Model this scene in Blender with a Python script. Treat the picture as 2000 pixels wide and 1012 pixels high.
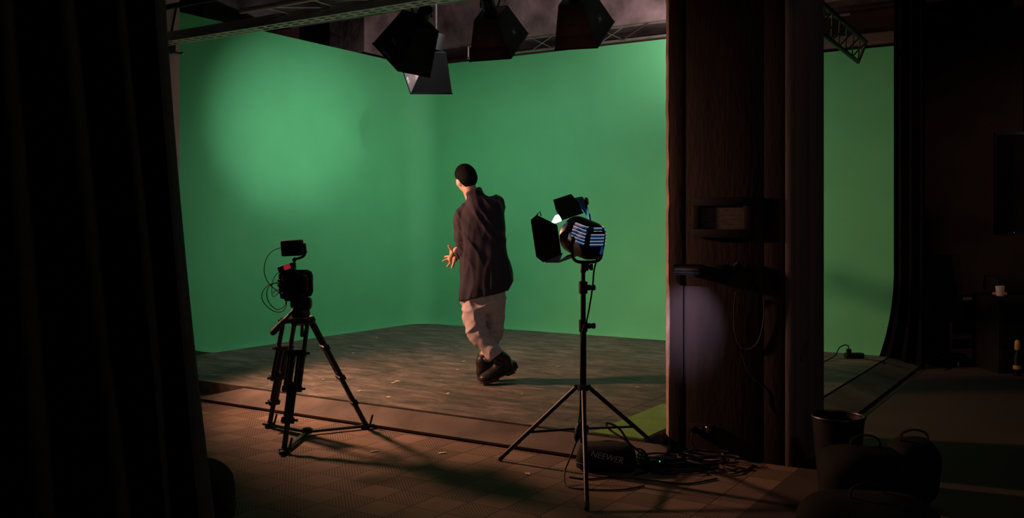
import bpy, bmesh, math, random
from mathutils import Vector, Matrix, Euler, noise

for o in list(bpy.data.objects):
    bpy.data.objects.remove(o)
scn = bpy.context.scene
COL = scn.collection
PI = math.pi
rad = math.radians
random.seed(7)

# ------------------------------------------------------------------ frame of reference
# The room is axis aligned (x along the back wall, y towards it); the camera looks 32.4 deg left of +y.
YAW = rad(32.4)
CA, SA = math.cos(YAW), math.sin(YAW)
F = 1832.0          # focal length in photo pixels (2000 wide)
HZ = 437.0          # horizon row
CAMH = 1.36

def R(X, Y, Z=0.0):
    return Vector((CA * X - SA * Y, SA * X + CA * Y, Z))

def P(px, py, Y):
    return R((px - 1000) / F * Y, Y, CAMH + (HZ - py) / F * Y)

def PF(px, py, z=0.0):
    Y = (CAMH - z) * F / (py - HZ)
    return R((px - 1000) / F * Y, Y, z)

class Loc:
    """local frame of a thing standing at distance Y0: measured photo points -> local metres"""
    def __init__(s, px, Y0, z0):
        s.X0 = (px - 1000) / F * Y0; s.Y0 = Y0; s.z0 = z0
        s.world = R(s.X0, Y0, z0)
    def __call__(s, px, py, dy=0.0):
        Y = s.Y0 + dy
        return Vector(((px - 1000) / F * Y - s.X0, dy, CAMH + (HZ - py) / F * Y - s.z0))

# ------------------------------------------------------------------ camera, world, exposure
cam_d = bpy.data.cameras.new('camera')
cam_d.sensor_width = 36.0
cam_d.lens = 36.0 * F / 2000.0
cam_d.shift_y = -(506 - HZ) / 2000.0
cam_d.clip_start = 0.05
cam = bpy.data.objects.new('camera', cam_d)
COL.objects.link(cam)
cam.location = (0, 0, CAMH)
cam.rotation_euler = (PI / 2, 0, YAW)
scn.camera = cam

w = bpy.data.worlds.new('world'); scn.world = w; w.use_nodes = True
w.node_tree.nodes['Background'].inputs[0].default_value = (0.5, 0.5, 0.7, 1)
w.node_tree.nodes['Background'].inputs[1].default_value = 0.0
vs = scn.view_settings
scn.display_settings.display_device = 'sRGB'
vs.view_transform = 'Standard'; vs.look = 'None'; vs.exposure = 0.0; vs.gamma = 1.0; vs.use_curve_mapping = False

def on_pillar_xyz(px, py):
    k = (px - 1000) / F; Y = 5.26 / (SA * k + CA)
    return R(k * Y, Y, CAMH + (HZ - py) / F * Y)

def light(name, kind, loc, target, power, color, size=0.1, cone=60, blend=1.0, size_y=None):
    d = bpy.data.lights.new(name, kind)
    d.energy = power; d.color = color
    if kind == 'SPOT':
        d.spot_size = rad(cone); d.spot_blend = blend; d.shadow_soft_size = size
    elif kind == 'AREA':
        d.shape = 'RECTANGLE'; d.size = size; d.size_y = size_y or size
    else:
        d.shadow_soft_size = size
    o = bpy.data.objects.new(name, d); COL.objects.link(o)
    o.location = loc
    if target is not None:
        o.rotation_euler = (Vector(target) - Vector(loc)).to_track_quat('-Z', 'Y').to_euler()
    return o

# warm theatre lamp standing out of sight behind the curtain, left of the stage
WARM_POS = Vector((-6.0, 4.60, 1.90))
light('warm_lamp', 'SPOT', WARM_POS, R(-0.2, 7.2, 0.50), 540, (1.0, 0.46, 0.29), 0.10, 110, 0.8)
# unseen fills added under the ceiling, above the picture, to wash the screen
light('ceiling_fill', 'AREA', (-4.3, 7.25, 3.6), (-4.6, 9.45, 1.0), 9, (1.0, 0.92, 0.86), 3.0, size_y=0.4)
light('ceiling_fill_left', 'AREA', (-4.9, 7.1, 3.6), (-7.4, 8.9, 0.5), 14, (1.0, 0.94, 0.88), 1.6, size_y=0.4).data.spread = rad(100)  # second added fill, aimed at the left screen wall
# fill spot added out of sight behind the pillar, lifting the lower right of the screen
light('screen_fill', 'SPOT', (-2.45, 7.45, 0.75), (-4.4, 9.46, 1.15), 44, (1.0, 0.88, 0.78), 0.15, 98, 0.9)
# pink worklight hung high behind the pillar, throwing up on the concrete beams and the truss
light('beam_lamp', 'SPOT', (-2.75, 8.75, 3.43), (-4.4, 9.95, 3.95), 220, (1.0, 0.66, 0.66), 0.06, 120, 1.0)
# cool spill through the vents of the studio lamp towards the pillar
SPILL_POS = R(0.62, 4.78, 1.50)
light('vent_spill', 'SPOT', SPILL_POS, on_pillar_xyz(1345, 632), 105, (0.74, 0.67, 1.0), 0.012, 25, 1.0)
light('streak_fill', 'SPOT', on_pillar_xyz(1292, 500) + Vector((-0.02, -0.09, 0)), on_pillar_xyz(1319, 330), 1.5, (1.0, 0.62, 0.38), 0.01, 17, 1.0)  # added warm spot for the streak on the pillar; nothing there emits
# beam of the studio lamp on the stand
LAMP_YAW, LAMP_PITCH = rad(30), rad(13)
LAMP_C = P(1143, 468, 5.14)
# weak unseen fill added to lift the dim corner on the right
light('corner_fill', 'SPOT', (1.3, 8.9, 3.2), (-1.0, 11.5, 0.9), 50, (1.0, 0.66, 0.55), 0.15, 75, 1.0)

# very dim unseen fill added to bring up the curtain folds
light('curtain_fill', 'AREA', R(2.6, 1.8, 3.3), R(-1.4, 3.0, 1.2), 8, (1.0, 0.85, 0.75), 0.5)

# ------------------------------------------------------------------ materials
def new_mat(name):
    m = bpy.data.materials.new(name); m.use_nodes = True
    nt = m.node_tree
    return m, nt, nt.nodes['Principled BSDF']

def mat(name, col, rough=0.6, metal=0.0, var=0.25, scale=8.0, bump=0.0, bscale=60.0, spec=0.5, stretch=None):
    m, nt, b = new_mat(name)
    b.inputs['Roughness'].default_value = rough
    b.inputs['Metallic'].default_value = metal
    b.inputs['Specular IOR Level'].default_value = spec
    tc = nt.nodes.new('ShaderNodeTexCoord')
    mp = nt.nodes.new('ShaderNodeMapping')
    if stretch: mp.inputs['Scale'].default_value = stretch
    nt.links.new(tc.outputs['Object'], mp.inputs['Vector'])
    n = nt.nodes.new('ShaderNodeTexNoise'); n.inputs['Scale'].default_value = scale; n.inputs['Detail'].default_value = 5
    nt.links.new(mp.outputs[0], n.inputs['Vector'])
    cr = nt.nodes.new('ShaderNodeValToRGB')
    cr.color_ramp.elements[0].position = 0.3; cr.color_ramp.elements[1].position = 0.7
    lo = [c * (1 - var) for c in col]; hi = [min(1, c * (1 + var)) for c in col]
    cr.color_ramp.elements[0].color = (*lo, 1); cr.color_ramp.elements[1].color = (*hi, 1)
    nt.links.new(n.outputs['Fac'], cr.inputs['Fac'])
    nt.links.new(cr.outputs[0], b.inputs['Base Color'])
    if bump:
        n2 = nt.nodes.new('ShaderNodeTexNoise'); n2.inputs['Scale'].default_value = bscale; n2.inputs['Detail'].default_value = 4
        nt.links.new(mp.outputs[0], n2.inputs['Vector'])
        bp = nt.nodes.new('ShaderNodeBump'); bp.inputs['Strength'].default_value = bump; bp.inputs['Distance'].default_value = 0.01
        nt.links.new(n2.outputs['Fac'], bp.inputs['Height'])
        nt.links.new(bp.outputs[0], b.inputs['Normal'])
    return m

def emis(name, col, strength):
    m, nt, b = new_mat(name)
    b.inputs['Base Color'].default_value = (*col, 1)
    b.inputs['Emission Color'].default_value = (*col, 1)
    b.inputs['Emission Strength'].default_value = strength
    return m

M = {}
M['green'] = mat('chroma_green_paint', (0.105, 0.50, 0.215), 0.75, 0, 0.05, 2.0, 0.08, 220, 0.25)
M['greenfloor'] = mat('chroma_green_floor_paint', (0.13, 0.28, 0.045), 0.8, 0, 0.15, 6)
M['black'] = mat('black_plastic', (0.008, 0.008, 0.0085), 0.5, spec=0.3)
M['blackmetal'] = mat('black_metal', (0.007, 0.0065, 0.0065), 0.42, 0.0, spec=0.4)
M['rubber'] = mat('black_rubber', (0.010, 0.010, 0.010), 0.75)
M['blackcloth'] = mat('black_cloth', (0.006, 0.006, 0.007), 0.9, bump=0.3, bscale=200, spec=0.2)
M['curtain'] = mat('dark_heavy_curtain', (0.042, 0.037, 0.036), 0.95, 0, 0.2, 30, 0.25, 300, 0.1)
M['brownskirt'] = mat('brown_softbox_fabric', (0.028, 0.013, 0.011), 0.9, 0, 0.2, 20, spec=0.2)
M['softblack'] = mat('black_softbox_nylon', (0.004, 0.004, 0.005), 0.85, 0, 0.2, 20, spec=0.12)
M['softsilver'] = mat('silver_softbox_lining', (0.30, 0.23, 0.25), 0.6, 0, 0.1, 20)
M['diffuser'] = emis('softbox_diffuser', (1.0, 0.95, 0.92), 16.0)
M['diffuser_wall'] = emis('softbox_diffuser_bright', (1.0, 0.95, 0.92), 12.0)
M['logo'] = mat('grey_print', (0.10, 0.10, 0.13), 0.6)
M['whiteprint'] = mat('white_print', (0.75, 0.7, 0.7), 0.6)
M['steel'] = mat('bare_steel', (0.35, 0.30, 0.27), 0.35, 0.9)
M['rail'] = mat('galvanised_rail', (0.68, 0.70, 0.68), 0.5, 0.2)
M['truss'] = mat('dull_aluminium_tube', (0.30, 0.27, 0.25), 0.4, 0.7)
M['darktruss'] = mat('dark_truss_tube', (0.05, 0.045, 0.04), 0.5, 0.3)
M['concrete'] = mat('raw_concrete', (0.24, 0.20, 0.20), 0.85, 0, 0.75, 2.2, 0.9, 11, 0.3)
M['column'] = mat('grey_column_concrete', (0.5, 0.38, 0.38), 0.85, 0, 0.25, 4.0, 0.3, 30, 0.3, stretch=(1, 1, 0.25))
M['darkwall'] = mat('dark_brown_wall', (0.060, 0.036, 0.030), 0.9, 0, 0.3, 2.0, 0.2, 20, 0.2)
M['ceiling'] = mat('dark_ceiling_paint', (0.030, 0.026, 0.028), 0.9, 0, 0.4, 1.5)
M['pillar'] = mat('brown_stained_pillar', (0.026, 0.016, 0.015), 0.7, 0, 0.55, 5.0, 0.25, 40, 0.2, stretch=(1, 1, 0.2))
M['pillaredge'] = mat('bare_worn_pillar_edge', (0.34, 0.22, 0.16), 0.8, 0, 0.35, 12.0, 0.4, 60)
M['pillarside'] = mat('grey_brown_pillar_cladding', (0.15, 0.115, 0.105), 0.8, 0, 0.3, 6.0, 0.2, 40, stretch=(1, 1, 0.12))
M['skin'] = mat('skin', (0.56, 0.33, 0.23), 0.5, 0, 0.06, 30)
M['hair'] = mat('black_hair', (0.0035, 0.0028, 0.0026), 0.75, 0, 0.3, 90, 0.25, 160, 0.06)
M['shirt'] = mat('dark_navy_shirt_cloth', (0.021, 0.018, 0.030), 0.75, 0, 0.12, 40, 0.15, 400, 0.3)
M['trousers'] = mat('beige_trouser_cloth', (0.42, 0.36, 0.36), 0.85, 0, 0.08, 30, 0.12, 300, 0.2)
M['leather'] = mat('black_boot_leather', (0.016, 0.012, 0.010), 0.38, 0, 0.3, 30)
M['sole'] = mat('brown_boot_sole', (0.06, 0.025, 0.02), 0.7)
M['lace'] = mat('boot_lace', (0.25, 0.17, 0.12), 0.8)
M['blue'] = emis('blue_lit_vent', (0.02, 0.11, 0.42), 0.26)  # blue louvre paint with a faint glow added for light leaking out
M['slit'] = emis('vent_slit_light', (0.85, 0.9, 1.0), 0.40)
M['doorblue'] = mat('blue_grey_door_enamel', (0.03, 0.17, 0.36), 0.4, 0.0, 0.1, 10)
M['lens'] = emis('lit_lamp_lens', (1.0, 0.93, 0.9), 26.0)
M['chrome'] = mat('bright_metal', (0.7, 0.66, 0.64), 0.25, 1.0, 0.05)
M['red'] = emis('red_display', (1.0, 0.05, 0.09), 0.2)
M['greenled'] = emis('green_indicator', (0.05, 1.0, 0.45), 0.9)
M['blueled'] = emis('blue_indicator', (0.1, 0.15, 1.0), 0.5)
M['screen'] = mat('black_glass', (0.006, 0.006, 0.007), 0.12)
M['paper'] = mat('pale_paper', (0.5, 0.44, 0.36), 0.8)
M['print'] = mat('framed_grey_print', (0.10, 0.085, 0.075), 0.5, 0, 0.5, 25, stretch=(1, 1, 4))
M['wood'] = mat('worn_dark_board', (0.10, 0.07, 0.055), 0.6, 0, 0.3, 4, stretch=(1, 6, 6))
M['desk'] = mat('grey_desk_top', (0.16, 0.12, 0.11), 0.5)
M['yellow'] = mat('yellow_plastic', (0.75, 0.45, 0.05), 0.5)
M['white'] = mat('white_ceramic', (0.75, 0.62, 0.56), 0.4)
M['orange'] = mat('orange_wrapper', (0.6, 0.2, 0.12), 0.6)
M['board'] = mat('dark_riser_board', (0.06, 0.028, 0.022), 0.8)

def tile_floor_mat():
    m, nt, b = new_mat('ribbed_cement_tiles')
    L = nt.links.new
    N = lambda t: nt.nodes.new(t)
    tc = N('ShaderNodeTexCoord')
    ck = N('ShaderNodeTexChecker'); ck.inputs['Scale'].default_value = 5.0
    ck.inputs[1].default_value = (1, 1, 1, 1); ck.inputs[2].default_value = (0, 0, 0, 1)
    off = N('ShaderNodeMapping'); off.inputs['Location'].default_value = (0.03, 0.05, 0.013)
    L(tc.outputs['Object'], off.inputs['Vector'])
    L(off.outputs[0], ck.inputs['Vector'])
    wv = N('ShaderNodeTexWave'); wv.wave_type = 'BANDS'; wv.bands_direction = 'DIAGONAL'
    wv.inputs['Scale'].default_value = 29.0; wv.inputs['Distortion'].default_value = 0.0
    L(tc.outputs['Object'], wv.inputs['Vector'])
    br = N('ShaderNodeTexBrick'); br.offset = 0.0; br.squash = 1.0
    br.inputs['Scale'].default_value = 1.0; br.inputs['Brick Width'].default_value = 0.2; br.inputs['Row Height'].default_value = 0.2
    br.inputs['Mortar Size'].default_value = 0.004; br.inputs['Mortar Smooth'].default_value = 0.3
    br.inputs['Color1'].default_value = (0.8, 0.8, 0.8, 1); br.inputs['Color2'].default_value = (1, 1, 1, 1); br.inputs['Mortar'].default_value = (0.3, 0.3, 0.3, 1)
    L(off.outputs[0], br.inputs['Vector'])
    ns = N('ShaderNodeTexNoise'); ns.inputs['Scale'].default_value = 1.4; ns.inputs['Detail'].default_value = 7
    L(tc.outputs['Object'], ns.inputs['Vector'])
    base = N('ShaderNodeValToRGB')
    base.color_ramp.elements[0].position = 0.32; base.color_ramp.elements[0].color = (0.125, 0.083, 0.058, 1)
    base.color_ramp.elements[1].position = 0.7; base.color_ramp.elements[1].color = (0.25, 0.175, 0.125, 1)
    L(ns.outputs['Fac'], base.inputs['Fac'])
    # cement patches where the ribs are worn away
    n2 = N('ShaderNodeTexNoise'); n2.inputs['Scale'].default_value = 1.1; n2.inputs['Detail'].default_value = 3
    mp2 = N('ShaderNodeMapping'); mp2.inputs['Location'].default_value = (3.3, 1.7, 0)
    L(tc.outputs['Object'], mp2.inputs['Vector']); L(mp2.outputs[0], n2.inputs['Vector'])
    patch = N('ShaderNodeMapRange'); patch.inputs['From Min'].default_value = 0.60; patch.inputs['From Max'].default_value = 0.66
    L(n2.outputs['Fac'], patch.inputs['Value'])
    inv = N('ShaderNodeMath'); inv.operation = 'SUBTRACT'; inv.inputs[0].default_value = 1.0; L(patch.outputs[0], inv.inputs[1])
    rib = N('ShaderNodeMath'); rib.operation = 'MULTIPLY'; L(ck.outputs['Fac'], rib.inputs[0]); L(wv.outputs['Fac'], rib.inputs[1])
    rib2 = N('ShaderNodeMath'); rib2.operation = 'MULTIPLY'; L(rib.outputs[0], rib2.inputs[0]); L(inv.outputs[0], rib2.inputs[1])
    mul = N('ShaderNodeMix'); mul.data_type = 'RGBA'; mul.blend_type = 'MULTIPLY'; mul.inputs['Factor'].default_value = 1.0
    L(base.outputs[0], mul.inputs['A']); L(br.outputs['Color'], mul.inputs['B'])
    dk = N('ShaderNodeMix'); dk.data_type = 'RGBA'; dk.blend_type = 'MULTIPLY'
    f = N('ShaderNodeMath'); f.operation = 'MULTIPLY'; f.inputs[1].default_value = 0.55; L(rib2.outputs[0], f.inputs[0])
    L(f.outputs[0], dk.inputs['Factor']); L(mul.outputs['Result'], dk.inputs['A']); dk.inputs['B'].default_value = (0.12, 0.1, 0.1, 1)
    # plain darker floor colour, no tiles, on the right-hand side of the hall
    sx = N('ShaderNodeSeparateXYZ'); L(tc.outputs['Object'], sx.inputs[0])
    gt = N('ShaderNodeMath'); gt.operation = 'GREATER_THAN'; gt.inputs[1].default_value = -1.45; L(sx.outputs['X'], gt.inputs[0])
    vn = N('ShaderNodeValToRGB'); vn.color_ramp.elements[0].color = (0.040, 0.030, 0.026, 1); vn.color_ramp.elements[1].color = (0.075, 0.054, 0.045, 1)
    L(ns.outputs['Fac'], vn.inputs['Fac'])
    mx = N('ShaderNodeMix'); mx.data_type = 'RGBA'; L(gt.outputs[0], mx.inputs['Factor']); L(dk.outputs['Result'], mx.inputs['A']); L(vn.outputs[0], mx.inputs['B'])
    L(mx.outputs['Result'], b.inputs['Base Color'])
    flat = N('ShaderNodeMath'); flat.operation = 'SUBTRACT'; flat.inputs[0].default_value = 0.5; L(gt.outputs[0], flat.inputs[1]); flat.use_clamp = True
    hs = N('ShaderNodeMath'); hs.operation = 'MULTIPLY_ADD'; hs.inputs[1].default_value = -0.6; L(rib2.outputs[0], hs.inputs[0]); 
    brf = N('ShaderNodeMath'); brf.operation = 'MULTIPLY'; brf.inputs[1].default_value = -1.0; L(br.outputs['Fac'], brf.inputs[0]); L(brf.outputs[0], hs.inputs[2])
    bp = N('ShaderNodeBump'); bp.inputs['Distance'].default_value = 0.004; L(flat.outputs[0], bp.inputs['Strength'])
    L(hs.outputs[0], bp.inputs['Height']); L(bp.outputs[0], b.inputs['Normal'])
    b.inputs['Roughness'].default_value = 0.75; b.inputs['Specular IOR Level'].default_value = 0.25
    return m

def stage_mat(name='dark_stage_paint', scale=1.35):
    m, nt, b = new_mat(name)
    L = nt.links.new
    N = lambda t: nt.nodes.new(t)
    tc = N('ShaderNodeTexCoord')
    mp = N('ShaderNodeMapping'); mp.inputs['Scale'].default_value = (1.0, 2.6, 1.0); mp.inputs['Rotation'].default_value = (0, 0, 0.35)
    L(tc.outputs['Object'], mp.inputs['Vector'])
    n = N('ShaderNodeTexNoise'); n.inputs['Scale'].default_value = 3.2; n.inputs['Detail'].default_value = 9; n.inputs['Roughness'].default_value = 0.74
    n.inputs['Distortion'].default_value = 0.5
    L(mp.outputs[0], n.inputs['Vector'])
    cr = N('ShaderNodeValToRGB'); e = cr.color_ramp.elements
    e[0].position = 0.34; e[0].color = (0.022 * scale, 0.030 * scale, 0.024 * scale, 1)
    e[1].position = 0.72; e[1].color = (0.20 * scale, 0.16 * scale, 0.135 * scale, 1)
    k = e.new(0.52); k.color = (0.085 * scale, 0.075 * scale, 0.062 * scale, 1)
    L(n.outputs['Fac'], cr.inputs['Fac'])
    # seams of the platform boards
    br = N('ShaderNodeTexBrick'); br.offset = 0.0
    br.inputs['Scale'].default_value = 1.0; br.inputs['Brick Width'].default_value = 2.44; br.inputs['Row Height'].default_value = 1.22
    br.inputs['Mortar Size'].default_value = 0.006; br.inputs['Mortar Smooth'].default_value = 0.2
    br.inputs['Color1'].default_value = (1, 1, 1, 1); br.inputs['Color2'].default_value = (0.85, 0.85, 0.85, 1); br.inputs['Mortar'].default_value = (0.25, 0.25, 0.25, 1)
    m2 = N('ShaderNodeMapping'); m2.inputs['Location'].default_value = (0.3, -0.10, 0)
    L(tc.outputs['Object'], m2.inputs['Vector']); L(m2.outputs[0], br.inputs['Vector'])
    mul = N('ShaderNodeMix'); mul.data_type = 'RGBA'; mul.blend_type = 'MULTIPLY'; mul.inputs['Factor'].default_value = 1.0
    L(cr.outputs[0], mul.inputs['A']); L(br.outputs['Color'], mul.inputs['B'])
    L(mul.outputs['Result'], b.inputs['Base Color'])
    b.inputs['Roughness'].default_value = 0.7; b.inputs['Specular IOR Level'].default_value = 0.25
    bp = N('ShaderNodeBump'); bp.inputs['Strength'].default_value = 0.25; bp.inputs['Distance'].default_value = 0.006
    L(n.outputs['Fac'], bp.inputs['Height']); L(bp.outputs[0], b.inputs['Normal'])
    return m
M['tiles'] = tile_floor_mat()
M['stage'] = stage_mat()
M['ramp'] = mat('scuffed_ramp_board', (0.105, 0.085, 0.068), 0.75, 0, 0.4, 3.0, 0.1, 30, 0.25)

# ------------------------------------------------------------------ mesh tools
def frame_from(dirv, up=Vector((0, 0, 1))):
    d = dirv.normalized()
    if abs(d.dot(up)) > 0.97: up = Vector((1, 0, 0))
    a = d.cross(up).normalized(); b = a.cross(d).normalized()
    return a, b, d

def catmull(pts, n=6, closed=False):
    pts = [Vector(p) for p in pts]
    out = []; m = len(pts)
    rng = range(m) if closed else range(m - 1)
    for i in rng:
        p1, p2 = pts[i], pts[(i + 1) % m]
        p0 = pts[(i - 1) % m] if (closed or i > 0) else p1 * 2 - p2
        p3 = pts[(i + 2) % m] if (closed or i + 2 < m) else p2 * 2 - p1
        for k in range(n):
            t = k / n
            out.append(0.5 * ((2 * p1) + (p2 - p0) * t + (2 * p0 - 5 * p1 + 4 * p2 - p3) * t * t + (3 * p1 - p0 - 3 * p2 + p3) * t ** 3))
    if not closed: out.append(pts[-1])
    return out

class MB:
    def __init__(s): s.bm = bmesh.new()
    def ring(s, pts): return [s.bm.verts.new(p) for p in pts]
    def skin(s, rings, cap=True, closed=False):
        bm = s.bm; n = len(rings[0])
        pairs = list(zip(rings, rings[1:])) + ([(rings[-1], rings[0])] if closed else [])
        for a, b in pairs:
            for i in range(n):
                bm.faces.new((a[i], a[(i + 1) % n], b[(i + 1) % n], b[i]))
        if cap and not closed:
            bm.faces.new(list(reversed(rings[0]))); bm.faces.new(rings[-1])
    def tube(s, pts, r, seg=10, round_caps=False, closed=False, flat=1.0):
        pts = [Vector(p) for p in pts]
        n = len(pts)
        rs = [r] * n if not hasattr(r, '__len__') else list(r)
        if round_caps:
            d0 = (pts[0] - pts[1]).normalized(); d1 = (pts[-1] - pts[-2]).normalized()
            pre = [(pts[0] + d0 * rs[0] * k, rs[0] * math.sqrt(max(0, 1 - k * k))) for k in (0.95, 0.75, 0.45)]
            post = [(pts[-1] + d1 * rs[-1] * k, rs[-1] * math.sqrt(max(0, 1 - k * k))) for k in (0.45, 0.75, 0.95)]
            rs = [q[1] for q in pre] + rs + [q[1] for q in post]
            pts = [q[0] for q in pre] + pts + [q[0] for q in post]
            n = len(pts)
        rings = []; a = None
        for i in range(n):
            if closed: d = pts[(i + 1) % n] - pts[i - 1]
            elif i == 0: d = pts[1] - pts[0]
            elif i == n - 1: d = pts[-1] - pts[-2]
            else: d = pts[i + 1] - pts[i - 1]
            d = d.normalized()
            if a is None: a, b, _ = frame_from(d)
            else:
                a = (a - d * a.dot(d)).normalized(); b = a.cross(d)
            rings.append(s.ring([pts[i] + a * (math.cos(t) * rs[i]) + b * (math.sin(t) * rs[i] * flat) for t in [2 * PI * k / seg for k in range(seg)]]))
        s.skin(rings, True, closed)
        return s
    def box(s, c, size, rot=None, bevel=0.0):
        b2 = bmesh.new(); bmesh.ops.create_cube(b2, size=1.0)
        bmesh.ops.scale(b2, vec=Vector(size), verts=b2.verts)
        if bevel: bmesh.ops.bevel(b2, geom=list(b2.edges), offset=bevel, segments=2, affect='EDGES', profile=0.6)
        mt = Matrix.Translation(Vector(c)) @ (rot.to_4x4() if rot is not None else Matrix())
        s.merge(b2, mt); return s
    def merge(s, b2, mt=Matrix()):
        mp = {}
        for v in b2.verts: mp[v] = s.bm.verts.new(mt @ v.co)
        for f in b2.faces:
            try:
                g = s.bm.faces.new([mp[v] for v in f.verts]); g.material_index = f.material_index
            except ValueError: pass
        b2.free()
    def bar(s, p, q, w, t, up=Vector((0, 0, 1)), bevel=0.0):
        p, q = Vector(p), Vector(q); a, b, d = frame_from(q - p, up)
        rot = Matrix((a, d, b)).transposed()
        s.box((p + q) / 2, (w, (q - p).length, t), rot, bevel); return s
    def lathe(s, prof, base=(0, 0, 0), axis=(0, 0, 1), seg=24, sx=1.0, sy=1.0):
        a, b, d = frame_from(Vector(axis)); base = Vector(base)
        rings = [s.ring([base + d * z + a * (math.cos(t) * r * sx) + b * (math.sin(t) * r * sy) for t in [2 * PI * k / seg for k in range(seg)]]) for r, z in prof]
        s.skin(rings, True); return s
    def sphere(s, c, r, rot=None, u=20, v=12):
        b2 = bmesh.new(); bmesh.ops.create_uvsphere(b2, u_segments=u, v_segments=v, radius=1.0)
        rr = Vector(r) if hasattr(r, '__len__') else Vector((r, r, r))
        mt = Matrix.Translation(Vector(c)) @ (rot.to_4x4() if rot is not None else Matrix()) @ Matrix.Diagonal((*rr, 1))
        s.merge(b2, mt); return s
    def prism(s, poly, h, mt=Matrix(), bevel=0.0):
        b2 = bmesh.new()
        vs_ = [b2.verts.new((x, y, 0)) for x, y in poly]
        f = b2.faces.new(vs_)
        r = bmesh.ops.extrude_face_region(b2, geom=[f])
        bmesh.ops.translate(b2, verts=[g for g in r['geom'] if isinstance(g, bmesh.types.BMVert)], vec=(0, 0, h))
        if bevel: bmesh.ops.bevel(b2, geom=list(b2.edges), offset=bevel, segments=2, affect='EDGES')
        bmesh.ops.recalc_face_normals(b2, faces=b2.faces)
        s.merge(b2, mt); return s
    def slab(s, pts, t):
        """a flat plate through coplanar points, thickness t"""
        pts = [Vector(p) for p in pts]
        n = (pts[1] - pts[0]).cross(pts[2] - pts[0]).normalized()
        a = s.ring([p - n * t / 2 for p in pts]); b = s.ring([p + n * t / 2 for p in pts])
        s.skin([a, b], True); return s
    def move(s, mt):
        bmesh.ops.transform(s.bm, matrix=mt, verts=s.bm.verts); return s
    def mesh(s, name):
        bmesh.ops.recalc_face_normals(s.bm, faces=s.bm.faces)
        me = bpy.data.meshes.new(name); s.bm.to_mesh(me); s.bm.free(); return me
    def build(s, name, material, parent=None, angle=40):
        return link(name, s.mesh(name), material, parent, angle)

def link(name, me, material, parent=None, angle=40):
    me.polygons.foreach_set('use_smooth', [True] * len(me.polygons))
    if angle: me.set_sharp_from_angle(angle=rad(angle))
    o = bpy.data.objects.new(name, me); COL.objects.link(o)
    for mm in (material if isinstance(material, (list, tuple)) else [material]): me.materials.append(mm)
    if parent is not None: o.parent = parent
    return o

def remesh(mb, voxel, smooth=6, factor=0.5):
    me = mb.mesh('tmp'); o = bpy.data.objects.new('tmp', me); COL.objects.link(o)
    m1 = o.modifiers.new('r', 'REMESH'); m1.mode = 'VOXEL'; m1.voxel_size = voxel
    if smooth:
        m2 = o.modifiers.new('s', 'SMOOTH'); m2.iterations = smooth; m2.factor = factor
    dg = bpy.context.evaluated_depsgraph_get()
    out = bpy.data.meshes.new_from_object(o.evaluated_get(dg))
    bpy.data.objects.remove(o); out.materials.clear()
    return out

def displace(me, fn):
    ns = [v.normal.copy() for v in me.vertices]
    for v, n in zip(me.vertices, ns): v.co += n * fn(v.co, n)
    me.update()

def thing(name, label, cat, loc, rz=YAW, group=None):
    o = bpy.data.objects.new(name, None); COL.objects.link(o)
    o.empty_display_size = 0.1
    o.location = loc; o.rotation_euler = (0, 0, rz)
    return tag(o, label, cat, group)
def tag(o, label, cat, group=None):
    o['label'] = label; o['category'] = cat
    if group: o['group'] = group
    return o
def struct(o):
    o['kind'] = 'structure'; return o
def stuff(o):
    o['kind'] = 'stuff'; return o

def text_mesh(s, size, mt, name, material, parent, depth=0.0012, shear=0.2, space=1.0):
    c = bpy.data.curves.new('t', 'FONT'); c.body = s; c.size = size; c.extrude = depth; c.align_x = 'CENTER'; c.align_y = 'CENTER'
    c.shear = shear; c.space_character = space; c.resolution_u = 3
    o = bpy.data.objects.new('t', c); COL.objects.link(o)
    dg = bpy.context.evaluated_depsgraph_get(); dg.update()
    me = bpy.data.meshes.new_from_object(o.evaluated_get(dg))
    bpy.data.objects.remove(o)
    me.transform(mt); me.materials.clear()
    return link(name, me, material, parent, 30)

def place(o, loc, rz=None):
    """origin of a mesh thing to its base, geometry stays"""
    loc = Vector(loc)
    o.data.transform(Matrix.Translation(-loc)); o.location = loc
    return o

# ================================================================== SETTING
STZ = 0.10                     # stage platform height
XL, YB = -7.40, 9.465          # faces of the green screen
XR = -1.70                     # right end of the green screen

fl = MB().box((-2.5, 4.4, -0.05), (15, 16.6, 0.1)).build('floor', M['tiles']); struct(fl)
struct(MB().box((-2.5, 11.66, 2.15), (15, 0.2, 4.5)).build('wall_back', M['darkwall']))
struct(MB().box((-9.4, 4.4, 2.15), (0.2, 14.3, 4.5)).build('wall_left', M['darkwall']))
struct(MB().box((4.4, 4.4, 2.15), (0.2, 14.3, 4.5)).build('wall_right', M['darkwall']))
struct(MB().box((-2.5, -2.85, 2.15), (15, 0.2, 4.5)).build('wall_front', M['darkwall']))
struct(MB().box((-2.5, 4.4, 4.45), (15, 16.6, 0.1)).build('ceiling', M['ceiling']))

# stage platform, notched round the pillar
st = MB().prism([(XL - 0.3, 5.02), (-2.27, 5.02), (-2.27, 5.95), (-1.75, 5.95), (-1.75, YB - 0.0), (XL - 0.3, YB)], STZ - 0.001, Matrix.Translation((0, 0, 0.001)))
struct(st.build('stage_floor', M['stage']))
# sloping edge boards
rp = MB().slab([(-5.90, 4.775, 0.016), (-2.1, 4.775, 0.016), (-2.1, 5.004, 0.084), (-5.62, 5.004, 0.084)], 0.016)
struct(rp.build('trim_1', M['ramp']))
rp = MB().slab([(-1.49, 6.2, 0.016), (-1.49, YB, 0.016), (-1.738, YB, 0.086), (-1.738, 6.2, 0.086)], 0.016)
struct(rp.build('trim_2', M['ramp']))
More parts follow.
